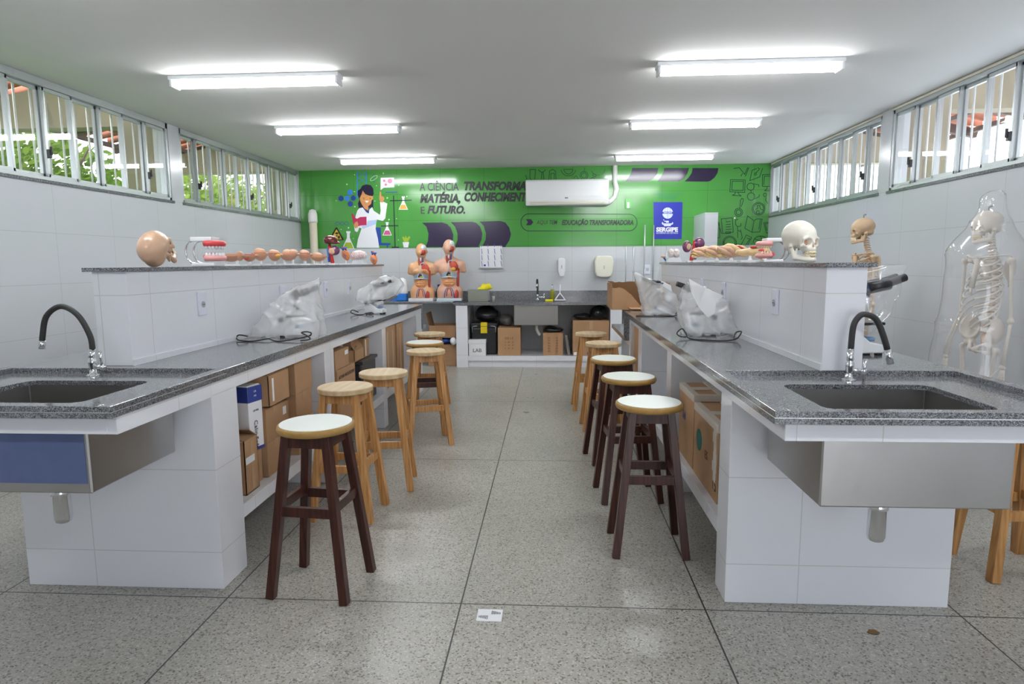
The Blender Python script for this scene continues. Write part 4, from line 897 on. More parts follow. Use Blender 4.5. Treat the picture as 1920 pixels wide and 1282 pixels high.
# line icons on the right
globe=lambda x,y,r:[cl(circ(x,y,r)),cl(circ(x,y,r*.82)),[(x-r*.4,y+r*.1),(x-r*.1,y-r*.1),(x-r*.2,y-r*.5),(x+r*.2,y-r*.5),(x+r*.3,y),(x+r*.7,y+r*.2)],circ(x-r*.1,y+r*.55,r*.25,n=10)]
I=[cl([(212,262),(408,265),(400,432),(203,425)]),cl([(235,283),(385,283),(378,408),(230,405)]),[(275,430),(270,455),(235,470),(355,480),(320,455),(315,432)],
 cl(circ(480,355,48)),cl(circ(487,487,50)),[(485,405),(485,437)],[(520,318),(590,330),(590,358)],[(530,520),(592,490),(598,462)],
 cl(circ(320,697,53)),cl(circ(320,697,34)),[(335,645),(345,540),(360,512),(380,515),(382,545),(355,620)],
 cl([(88,785),(235,772),(248,965),(105,980)]),[(150,825),(212,820)],[(152,860),(214,856)],[(152,893),(216,889)],[(155,928),(220,924)],cl([(145,960),(212,955),(210,978),(148,982)]),
 [(310,790),(280,800),(278,860),(305,890),(350,880),(350,845)],[(305,890),(308,1035)],[(345,930),(368,1040),(350,1060)],[(310,935),(350,960)],
 [(440,745),(402,912),(500,965),(602,958),(635,788),(560,785),(525,810),(440,745)],[(525,810),(500,965)],[(610,800),(590,920)],
 [(715,830),(655,835),(690,975),(718,970)],[(718,845),(675,850),(700,945)],
 [(350,1135),(425,1000),(492,1035),(440,1135)],[(415,1135),(470,1050),(430,1045)],
 [(745,192),(640,195),(635,350),(745,352)],[(745,215),(665,215),(655,330)],[(700,352),(700,385),(665,408),(740,408)],
 [(500,135),(470,275),(600,225),(640,110)],cl(circ(543,188,14)),[(550,172),(600,120),(575,100)],[(500,135),(560,115)],
 [(255,112),(330,100),(400,190),(440,100)],[(350,215),(370,180)],[(410,215),(455,100)],[(40,820),(90,980)],[(35,1040),(68,1035),(60,830)],
 cl(circ(672,465,22)),[(690,500),(680,530),(710,580)],
 [(150,800),(152,805)]]+globe(585,650,85)+globe(200,1105,90)[:2]+[[(110,1135),(120,1080)],cl(circ(612,1105,98,92,20))[10:21],circ(612,1105,98,92,20)[10:21],[(530,1050),(650,1100),(710,1080)],[(610,1015),(650,1100),(640,1135)]]
I=[[(x,min(y,1134)) for x,y in L] for L in I]; I=[[(max(38,min(x,716 if y>745 else 742)),max(y,102)) for x,y in L] for L in I]
strokes('line_icons','m line',K,I,8.5,1)
strokes('yellow_dot','m white',K,[[(268,770),(268,778)]],16,2)
I=[cl([(200,62),(285,65),(270,250),(195,205)]),cl(circ(385,50,55))[1:11],[(385,110),(375,250)],[(405,110),(420,250)],[(490,260),(505,90),(550,60),(600,95),(605,260)],[(525,260),(525,125),(580,125),(575,260)],
 circ(800,55,115,110,16,10,170),circ(800,60,70,75,12,0,180)+[(730,60),(870,60)],cl(circ(1043,157,62)),cl(circ(1043,157,40)),[(1050,95),(1052,40)],circ(1265,50,110,105,14,10,160),cl([(1190,130),(1240,150),(1220,180),(1180,160)]),[(1120,220),(1185,185),(1235,240)],[(880,200),(920,160),(970,235)],[(130,150),(150,220)]]
I=[[(x,max(y,42)) for x,y in L] for L in I]
strokes('line_icons','m line',A_,I,9,1)
# ---------------------------------------------------------------- anatomy models
mat('bone ivory',(.80,.76,.66),.3,coat=.2); mat('bone tan',(.56,.36,.24),.28,coat=.3,var=.08,vscale=20); mat('bone skeleton',(.52,.37,.23),.5,var=.12,vscale=25); mat('bone pale',(.68,.62,.55),.4,var=.08,vscale=25)
mat('bone orange',(.55,.30,.16),.5); mat('socket pink',(.62,.34,.22),.5); mat('teeth',(.80,.68,.45),.3)
mat('skin a',(.68,.38,.20),.4); mat('skin b',(.64,.37,.26),.4); mat('muscle',(.42,.05,.03),.35,var=.3,vscale=70); mat('muscle orange',(.60,.20,.07),.35,var=.2,vscale=60); mat('gut',(.70,.30,.13),.4,var=.45,vscale=90,bump=.6,bscale=90)
mat('artery',(.50,.02,.02),.3); mat('vein',(.02,.12,.45),.3); mat('rib blue',(.35,.55,.68),.4); mat('cartilage',(.75,.78,.80),.4); mat('cavity',(.03,.015,.02),.6); mat('fat',(.65,.38,.05),.4,var=.2,vscale=60)
mat('liver brown',(.10,.015,.012),.15,coat=.5); mat('organ purple',(.14,.035,.10),.2,coat=.4); mat('gum pink',(.62,.06,.07),.3); mat('gum pale',(.75,.35,.33),.3); mat('clay',(.47,.24,.15),.35,coat=.2,var=.15,vscale=40); mat('clay light',(.62,.38,.25),.35,var=.1,vscale=40)
mat('tendon',(.72,.50,.26),.4,var=.2,vscale=45); mat('yellow muscle',(.60,.45,.15),.4); mat('brain',(.78,.70,.68),.4,bump=.8,bscale=70); mat('grey metal',(.25,.24,.24),.4,.3)
def skull_parts(t,m,M,open_jaw=0,fine=.0045,sock='socket pink'):
    S1=lambda s:[ell((-.018,0,.115),(.098,.073,.078)),ell((.03,0,.10),(.062,.058,.062))]
    add=S1(0)+[ell((.045,0,.055),(.042,.048,.05)),ell((.068,0,.022),(.024,.032,.024)),(cap((.076,-.045,.079),(.076,.045,.079),.009),.014),(cap((.082,0,.075),(.094,0,.055),.006),.01),ell((-.055,0,.06),(.05,.055,.035))]
    for s in (-1,1):
        add+=[(cap((.066,s*.044,.046),(.05,s*.060,.043),.010),.012),(cap((.05,s*.060,.043),(-.012,s*.068,.046),.0055),.006),(cap((-.02,s*.055,.05),(-.028,s*.05,.015),.013,.007),.01),(cap((.072,s*.05,.075),(.062,s*.052,.048),.006),.006)]
    sub=[]
    for s in (-1,1): sub+=[ell((.088,s*.031,.060),(.036,.0215,.0195)),ell((.030,s*.066,.055),(.028,.014,.026))]
    sub+=[ell((.098,0,.037),(.018,.011,.015))]
    b=sdf_bm(add,sub,(-.135,-.09,-.01),(.115,.09,.205),fine,k=.016,ks=.005); b.xf(M).build('cranium',m,t,world=False,smooth=True)
    add=[]
    J=Matrix.Translation((-.012,0,.04))@Matrix.Rotation(open_jaw,4,'Y')@Matrix.Translation((.012,0,-.04))
    for s in (-1,1):
        add+=[cap((-.012,s*.056,.036),(.002,s*.05,-.018),.009,.014),cap((.018,s*.05,.03),(.004,s*.05,-.012),.005,.01),cap((.002,s*.05,-.018),(.066,s*.02,-.036),.011,.012),cap((.004,s*.047,-.006),(.07,s*.02,-.02),.008,.008)]
    add+=[cap((.066,-.02,-.034),(.074,0,-.036),.012,.013),cap((.066,.02,-.034),(.074,0,-.036),.012,.013)]
    b=sdf_bm(add,[],(-.04,-.075,-.06),(.1,.075,.06),fine*.9,k=.008); b.xf(M@J).build('jaw',m,t,world=False,smooth=True)
    b=MB(); c=MB()
    for k in range(-6,7):
        a=k*.23; x=.055+.034*math.cos(a)*.95; y=.030*math.sin(a)*1.05
        b.ball((x,y,.003),(.0045,.004,.008),8); c.ball((x-.003,y,-.012),(.0042,.0038,.008),8)
    b.xf(M).build('upper_teeth','teeth',t,world=False,smooth=True); c.xf(M@J).build('lower_teeth','teeth',t,world=False,smooth=True)
    b=MB()
    for s in (-1,1): b.ball((.056,s*.031,.060),(.012,.020,.018),12)
    b.ball((.078,0,.037),(.008,.009,.012),10); b.xf(M).build('socket_lining',sock,t,world=False,smooth=True)
def skull(loc,rz,m,lab,sc=1,tilt=0,sock='socket pink'):
    t=thing('skull_model',loc,lab,'skull model',rz=rz)
    M=Matrix.Rotation(tilt,4,'Y')@Matrix.Scale(sc,4)@Matrix.Translation((0,0,.0485))
    skull_parts(t,m,M,sock=sock)
    lo=min(v.co.z for c in t.children for v in c.data.vertices)
    for c in t.children:
        for v in c.data.vertices: v.co.z-=lo
    return t
skull((-1.925,3.12,1.3905),math.radians(90),'bone tan','tan skull model turned away, nearest item on the left divider ledge',.88,-.85,'cavity')
skull((1.165,3.06,1.3905),math.radians(-64),'bone ivory','large ivory skull model with bared teeth, nearest item on the right divider ledge',.83,-.10)
# dental demonstration jaws
def dental(loc,lab,steel,rz=0,sc=1):
    t=thing('dental_model',loc,lab,'dental model',rz=rz)
    def arch(z,h,r0,r1,m,nm,up):
        b=MB(); n=12; P=[]
        for k in range(n+1):
            a=-1.75+3.5*k/n; P.append((.02+.062*math.cos(a)*1.0,.048*math.sin(a)*1.15))
        b.tube([(x*sc,y*sc,z) for x,y in P],[r0*sc]*len(P),8,sy=1); b.build(nm,m,t,world=False,smooth=True)
        b=MB()
        for k in range(n): x,y=(P[k][0]+P[k+1][0])/2,(P[k][1]+P[k+1][1])/2; b.ball((x*sc,y*sc,z+up*.018*sc),(.009*sc,.008*sc,.013*sc),8)
        b.build('teeth','teeth' if steel!='chrome' else 'white plastic',t,world=False,smooth=True)
    arch(.045*sc,0,.017,.017,'gum pale','lower_gum',1); arch(.125*sc,0,.017,.017,'gum pink' if steel=='chrome' else 'gum pale','upper_gum',-1)
    MB().box(-.07*sc,-.06*sc,.0,.06*sc,.06*sc,.02*sc).build('lower_plate','white plastic',t,world=False,bevel=.005)
    MB().box(-.075*sc,-.05*sc,.138*sc,.045*sc,.05*sc,.162*sc).build('upper_plate','white plastic',t,world=False,bevel=.004)
    b=sdf_bm([ell((.02*sc,0,.055*sc),(.05*sc,.035*sc,.022*sc))],[],(-.05,-.06,.02),(.09,.06,.1),.006); b.build('tongue','gum pink',t,world=False,smooth=True)
    for s in (-1,1):
        MB().tube([(-.055*sc+.055*sc*-math.sin(a),s*.04*sc,.08*sc+.065*sc*math.cos(a)) for a in [k*PI/10 for k in range(11)]],.0055*sc,8).build('hinge_spring',steel,t,world=False,smooth=True)
    return t
dental((-1.92,3.50,1.3905),'open dental jaw model with steel spring arcs, beside the tan skull','chrome',0,1.0)
dental((1.155,3.46,1.3905),'dental jaw model with grey hinges and red tongue beside the ivory skull','grey metal',PI,.78)
# row of seven tan bowl models on stands
GR='tan bowl-shaped anatomy models on the left ledge'
NM=('nearest, with a stemmed bowl end','second, with a small red ring below','third, with a raised peach lump','fourth, with red edge and yellow patch','fifth and widest, with two peach lumps','sixth, with a round hump on top','seventh and farthest, tapering to the brown organ model')
for i,(y,w_,h,lump) in enumerate(((3.80,.16,.068,0),(4.04,.10,.07,0),(4.20,.105,.085,1),(4.42,.10,.08,1),(4.66,.15,.085,2),(4.98,.115,.088,1),(5.27,.15,.075,1))):
    t=thing('bowl_anatomy_model',(-1.945,y,1.3905),'tan curved anatomy model on white stand: %s'%NM[i],'anatomy model',GR)
    MB().box(-w_*.48,-.045,0,w_*.48,.045,.012).build('base_plate','white plastic',t,world=False,bevel=.002)
    for s in ((-1,1) if w_>.14 else (0,)): MB().box(s*w_*.22-.006,-.006,.012,s*w_*.22+.006,.006,.045).build('post','white plastic',t,world=False)
    add=[ell((0,0,h*.95),(w_*.42,.045,h*.58)),cap((-w_*.55,0,h*.98),(w_*.5,0,h*.95),.008,.010)]
    b=sdf_bm(add,[ell((0,-.0,h*1.25),(w_*.34,.036,h*.38)),sbox((0,0,h*1.55),(.2,.1,h*.5))],(-w_*.7,-.07,.02),(w_*.7,.07,h*1.5),.005,k=.012); b.build('shell','clay',t,world=False,smooth=True)
    b=MB(); b.tube([(w_*.40*math.cos(a),.040*math.sin(a),h*1.02) for a in [k*PI/8 for k in range(17)]],.0042,6,cap=False); b.build('red_rim','muscle' if i%2 else 'muscle orange',t,world=False,smooth=True)
    for q in range(lump): b=sdf_bm([ell((-.012+q*.045,0,h*1.12),(.028,.026,.024)),ell((.014+q*.04,0,h*1.1),(.02,.02,.018))],[],(-.07,-.05,h*.6),(.12,.05,h*1.7),.0045); b.build('peach_lump','clay light',t,world=False,smooth=True)
    if i==1: MB().tube([(.012*math.cos(a),-.046,.055+.015*math.sin(a)) for a in [PI+k*PI/8 for k in range(9)]],.003,6).build('ring','artery',t,world=False,smooth=True)
    if i==3: MB().ball((.035,-.03,h*.85),(.02,.012,.012)).build('yellow_patch','fat',t,world=False,smooth=True)
    if i==0: b=sdf_bm([ell((w_*.35,0,.06),(.022,.028,.03))],[],(0,-.05,.02),(.1,.05,.1),.005); b.build('stem_bowl','clay',t,world=False,smooth=True)
# liver / spleen model
def organ(loc,lab,flip,c1,c2):
    t=thing('organ_model',loc,lab,'anatomy model'); s=-1 if flip else 1
    MB().box(-.05,-.04,0,.05,.04,.014).build('base_plate','white plastic',t,world=False,bevel=.002)
    MB().tube([(.012*s,0,.014),(.005*s,0,.07),(-.01*s,0,.14),(-.01*s,0,.18)],[.017,.015,.014,.012],10).build('artery','artery',t,world=False,smooth=True)
    MB().tube([(-.02*s,.005,.025),(-.022*s,.002,.08),(-.028*s,0,.15)],.011,10).build('vein','vein',t,world=False,smooth=True)
    if not flip:
        b=sdf_bm([ell((.0,0,.215),(.062,.05,.045)),ell((.035,0,.19),(.05,.04,.018))],[sbox((0,0,.13),(.2,.2,.05))],(-.09,-.07,.15),(.11,.07,.28),.005,k=.02); b.build('brown_lobe',c1,t,world=False,smooth=True)
        b=sdf_bm([ell((.036,-.005,.125),(.046,.028,.042))],[],(-.03,-.05,.06),(.1,.04,.19),.005); b.build('purple_organ',c2,t,world=False,smooth=True)
        b=sdf_bm([ell((.018,-.028,.12),(.03,.012,.03))],[],(-.03,-.06,.07),(.06,.0,.17),.005,noise=wob(.004,120,2)); b.build('pancreas','clay light',t,world=False,smooth=True)
    else:
        b=sdf_bm([ell((.048,0,.155),(.045,.03,.05))],[],(-.02,-.05,.09),(.11,.05,.22),.005); b.build('dark_kidney',c1,t,world=False,smooth=True)
        b=sdf_bm([ell((-.05,0,.13),(.038,.03,.048))],[ell((-.035,-.02,.13),(.022,.02,.03))],(-.1,-.05,.07),(.0,.05,.2),.005); b.build('cut_kidney',c1,t,world=False,smooth=True)
        MB().ball((-.042,-.008,.13),(.024,.012,.03)).build('kidney_inside','clay light',t,world=False,smooth=True)
    return t
organ((-1.94,5.57,1.3905),'organ model with glossy brown lobe and purple disc on red and blue stem',False,'liver brown','organ purple')
organ((1.18,5.42,1.3905),'twin dark kidney model on blue stem at the far part of the right ledge',True,'organ purple','liver brown')
def heart(loc,lab,sc,z0,tilt=0,stand=True):
    t=thing('heart_model',loc,lab,'heart model'); M=Matrix.Translation((0,0,z0))@Matrix.Rotation(tilt,4,'Y')@Matrix.Scale(sc,4)
    b=sdf_bm([ell((0,0,.05),(.038,.034,.042)),ell((.012,0,.025),(.026,.024,.035)),ell((-.018,0,.075),(.024,.024,.022))],[],(-.07,-.06,-.02),(.07,.06,.13),.005,k=.015,noise=wob(.0015,90,1)); b.xf(M).build('heart_muscle','muscle orange',t,world=False,smooth=True)
    MB().tube([(.005,0,.085),(.0,0,.11),(-.018,0,.122),(-.035,0,.118)],.009,10).xf(M).build('aorta','artery',t,world=False,smooth=True)
    b=MB(); b.tube([(-.02,.01,.08),(-.03,.005,.11),(-.045,0,.125)],.010,10); b.tube([(-.02,-.01,.09),(-.03,-.01,.105),(-.01,-.02,.115),(.02,-.02,.12)],.008,8); b.xf(M).build('veins','vein',t,world=False,smooth=True)
    b=MB(); b.tube([(-.015,-.035,.07),(0,-.036,.045),(.012,-.028,.015)],.0022,6); b.tube([(-.005,-.036,.055),(.02,-.032,.04)],.0018,6); b.xf(M).build('coronary','vein',t,world=False,smooth=True)
    if stand: MB().tube([(0,0,.01),(0,0,z0+.01)],.003,8).build('rod','chrome',t,world=False); MB().box(-.055,-.045,0,.055,.045,.012).build('base_plate','white plastic',t,world=False,bevel=.002)
heart((-1.94,5.98,1.3905),'small heart model with blue vessels raised on a rod and white plate',.95,.045)
heart((-1.93,6.86,1.3905),'red heart model standing at the far end of the left ledge',1.0,.008,.25,False)
def brain(loc,lab,front):
    t=thing('brain_model',loc,lab,'brain model')
    MB().prism([(-.07,-.05,0),(.07,-.05,0),(.05,-.05,.045),(-.05,-.05,.045)],(0,.1,0)).build('pedestal','white plastic',t,world=False,bevel=.003)
    if front:
        for s in (-1,1): b=sdf_bm([ell((s*.026,0,.085),(.027,.06,.045))],[],(-.08,-.08,.03),(.08,.08,.15),.005,noise=wob(.004,150,3)); b.build('hemisphere','brain',t,world=False,smooth=True)
        MB().tube([(-.075,0,.02),(-.09,-.02,.035),(-.10,-.02,.05)],.008,8).build('nerve','vein',t,world=False,smooth=True); MB().ball((-.10,-.02,.055),(.025,.015,.012)).build('tan_lobe','clay light',t,world=False,smooth=True)
    else:
        b=sdf_bm([ell((0,0,.09),(.08,.06,.052)),ell((-.03,0,.07),(.045,.05,.035))],[ell((.05,0,.045),(.05,.08,.018))],(-.11,-.08,.025),(.11,.08,.16),.0045,noise=wob(.005,140,5)); b.build('cortex','brain',t,world=False,smooth=True)
        b=MB()
        for k in range(9):
            a=-1.2+k*.3; b.tube([(-.07+k*.016+.006*math.sin(q*2.1+k),-.057+.0*q,.06+q*.013) for q in range(6)],.0016,5)
        b.build('red_vessels','artery',t,world=False,smooth=True)
brain((-1.94,6.40,1.3905),'white wrinkled brain model on a white pedestal, far part of the left ledge',False)
brain((1.17,6.20,1.3905),'white two-lobed brain model on pedestal, farthest on the right ledge',True)
def muscle_model(y,L,lab,seed,kind):
    t=thing('muscle_model',(1.185,y,1.3905),lab,'anatomy model','muscle models on the right ledge'); rs=random.Random(seed)
    MB().box(-L*.5,-.045,0,L*.5,.045,.014).build('base_plate','white plastic',t,world=False,bevel=.002)
    MB().lathe([(.014,.014),(.008,.028),(.006,.045)],(0,0,0),12).build('post','white plastic',t,world=False)
    if kind=='fan':
        b=sdf_bm([cap((-L*.55,0,.06),(L*.1,0,.065),.016,.02),cap((L*.05,0,.065),(L*.45,-.0,.095),.018,.02),cap((L*.05,0,.06),(L*.5,0,.04),.018,.024)],[],(-.14,-.05,.0),(.14,.05,.14),.005,k=.02,noise=wob(.003,120,2)); b.build('tendon_fan','tendon',t,world=False,smooth=True)
        MB().ball((L*.15,-.02,.09),(.03,.012,.01)).build('red_patch','muscle',t,world=False,smooth=True); return
    if kind=='ball':
        b=sdf_bm([ell((0,0,.055),(.03,.026,.035))],[],(-.05,-.05,.0),(.05,.05,.11),.005); b.build('tan_body','tendon',t,world=False,smooth=True); MB().ball((-.022,-.01,.062),(.018,.018,.016)).build('red_patch','gum pink',t,world=False,smooth=True); return
    for j,m in enumerate(('tendon','clay light','clay light','yellow muscle','tendon','muscle')):
        a0=rs.uniform(-.4,.4); b=MB(); P=[]
        for k in range(9):
            u=k/8; P.append((-L*.5+L*u,rs.uniform(-.005,.005)+.022*math.cos(j*1.05+a0+u*4.2),.066+.026*math.sin(j*1.05+a0+u*4.2)+.012*math.sin(u*PI)+rs.uniform(-.004,.004)))
        b.tube(P,[(.004 if 'muscle' in m else .007)+.012*math.sin(PI*(.1+.8*k/8))*(.5 if 'muscle' in m else 1) for k in range(9)],10); b.build('muscle_strand',m,t,world=False,smooth=True)
for y,L,lab,sd_,kd in ((5.02,.20,'long tan and yellow muscle model beside the twin kidney model',1,''),(4.66,.17,'tan and yellow muscle model between two longer ones, right ledge',2,''),(4.30,.18,'muscle model with bright red strands in the middle of the right ledge',5,''),(3.90,.13,'fan-shaped tan tendon model on the right ledge',4,'fan'),(3.64,.07,'small rounded tan model with a red knob next to the grey-hinged jaw',5,'ball')): muscle_model(y,L,lab,sd_,kd)
# ---------------------------------------------------------------- torso models
def torso(loc,sk,lab,female,sc,turn):
    t=thing('torso_model',loc,lab,'torso model','anatomical torso models on the back counter',rz=turn)
    MB().box(-.17,-.12,0,.17,.12,.034).build('base_plate','white plastic' if female else 'plate blue',t,world=False,bevel=.003)
    M=Matrix.Translation((0,0,.034))@Matrix.Scale(sc,4)
    def warp(b):
        for v in b.bm.verts:
            z=v.co.z; k=min(1,max(0,(z-.56)/.06)); v.co.x*=1+.22*k; v.co.y*=1+.12*k
            v.co.z=z*.885 if z<.5 else .4425+(z-.5)*1.20
        return b
    hip=.158 if female else .145; sh=.15 if female else .165
    add=[ell((0,0,.10),(hip,.10,.15)),ell((0,0,.27),(.118,.085,.13)),ell((0,0,.41),(.14,.10,.13)),cap((-.05,.01,.525),(-sh*.9,0,.485),.045,.044),cap((.05,.01,.525),(sh*.9,0,.485),.045,.044),(cap((0,.01,.5),(0,-.01,.60),.052,.044),.03),(ell((0,-.01,.672),(.062,.078,.085)),.02),(ell((0,-.07,.64),(.03,.02,.03)),.015),(cap((0,-.085,.665),(0,-.1,.65),.008),.01)]
    for s in (-1,1): add+=[cap((s*sh*.98,0,.475),(s*(sh+.018),0,.40),.043,.036),cap((s*.08,0,.1),(s*.085,0,-.02),.083),(ell((s*.063,0,.665),(.008,.014,.02)),.006)]
    if female: add+=[(ell((s*.062,-.085,.415),(.045,.035,.042)),.015) for s in (-1,1)]
    b=sdf_bm(add,[ell((0,-.115,.24),(.088,.055,.085)),ell((0,-.13,.345),(.05,.04,.04)),cap((0,-.14,.02),(0,-.12,-.05),.03,.03)],(-.26,-.16,-.01),(.26,.13,.78),.009,k=.045,ks=.012,clip=.0); warp(b).xf(M).build('body_shell',sk,t,world=False,smooth=True)
    X=lambda nm,b,m: warp(b).xf(M).build(nm,m,t,world=False,smooth=True)
    X('cavity_wall',MB().ball((0,-.045,.25),(.092,.035,.10)),'cavity')
    X('intestines',sdf_bm([ell((0,-.075,.225),(.078,.03,.068))],[],(-.1,-.13,.13),(.1,-.02,.32),.006,noise=wob(.006,150,2)),'gut')
    X('diaphragm',MB().tube([(-.085,-.075,.30),(-.04,-.10,.308),(0,-.105,.31),(.04,-.10,.308),(.085,-.075,.30)],.010,8),'cartilage')
    X('stomach',MB().ball((.02,-.09,.335),(.045,.02,.016)),'fat')
    X('dark_gap',MB().prism([(-.05,-.102,.33),(.05,-.102,.33),(0,-.112,.385)],(0,.03,0)),'cavity')
    b=MB()
    for s in (-1,1):
        for k in range(5): b.tube([(s*(.012+.006*k),-.106,.385-k*.014),(s*.05,-.103,.368-k*.016),(s*.085,-.082,.352-k*.014),(s*.108,-.055,.345-k*.012)],.0048,6)
    X('ribs',b,'rib blue')
    X('chest_muscle',sdf_bm([ell((.062,-.068,.455),(.058,.034,.07)),cap((.118,-.045,.42),(.11,-.05,.18),.016,.018)],[],(-.02,-.12,.12),(.16,.02,.55),.007,k=.02),'muscle')
    if True: X('breast_fat',MB().ball((.062,-.108,.42),(.03,.022,.028)),'fat' if not female else 'muscle orange')
    X('sternum_line',MB().tube([(0,-.108,.385),(0,-.108,.46),(0,-.085,.525)],.0045,6).tube([(0,-.085,.525),(.05,-.07,.54)],.004,6),'cartilage')
    b=MB()
    for k in range(3): b.tube([(-.024+.018*k,-.058,.585),(-.028+.022*k,-.062,.535),(-.02+.02*k,-.07,.51)],.008,8)
    X('neck_muscles',b,'muscle'); b=MB(); b.tube([(.028,-.05,.60),(.03,-.055,.55),(.02,-.068,.515)],.007,8); b.tube([(-.03,-.05,.585),(-.034,-.055,.54)],.006,8); X('neck_veins',b,'vein')
    X('larynx',MB().ball((.0,-.062,.575),(.013,.012,.022)),'cartilage')
    X('half_face',MB().ball((.03,-.055,.655),(.03,.036,.035)),'muscle'); X('brain_half',sdf_bm([ell((.03,-.035,.705),(.032,.05,.038))],[],(-.02,-.1,.65),(.08,.04,.76),.006,noise=wob(.003,160,3)),'cartilage')
    X('mouth_cavity',MB().ball((.018,-.082,.632),(.016,.01,.01)),'cavity')
    X('thigh_muscle',sdf_bm([ell((.085,-.06,.06),(.042,.04,.10))],[],(.02,-.12,-.0),(.15,.0,.17),.007,clip=.001),'muscle'); 
    b=MB()
    for s in (-1,1): b.tube([(s*.02,-.095,.155),(s*.045,-.095,.12),(s*.06,-.10,.05),(s*.06,-.095,.01)],.006,6)
    X('groin_veins',b,'vein'); b=MB()
    for s in (-1,1): b.tube([(s*.005,-.098,.15),(s*.025,-.10,.11),(s*.035,-.10,.03)],.006,6)
    X('groin_arteries',b,'artery')
    X('nipple',MB().ball((-.062,-.122 if female else -.1,.42),(.007,.006,.007)),'muscle orange')
mat('plate blue',(.60,.72,.80),.3)
torso((-1.765,8.70,.8885),'skin a','orange-toned torso model with open abdomen, left of the two on the counter',True,.99,-.05)
torso((-1.385,8.70,.8885),'skin b','taller pinkish torso model with open abdomen, right of the two',False,1.06,.05)
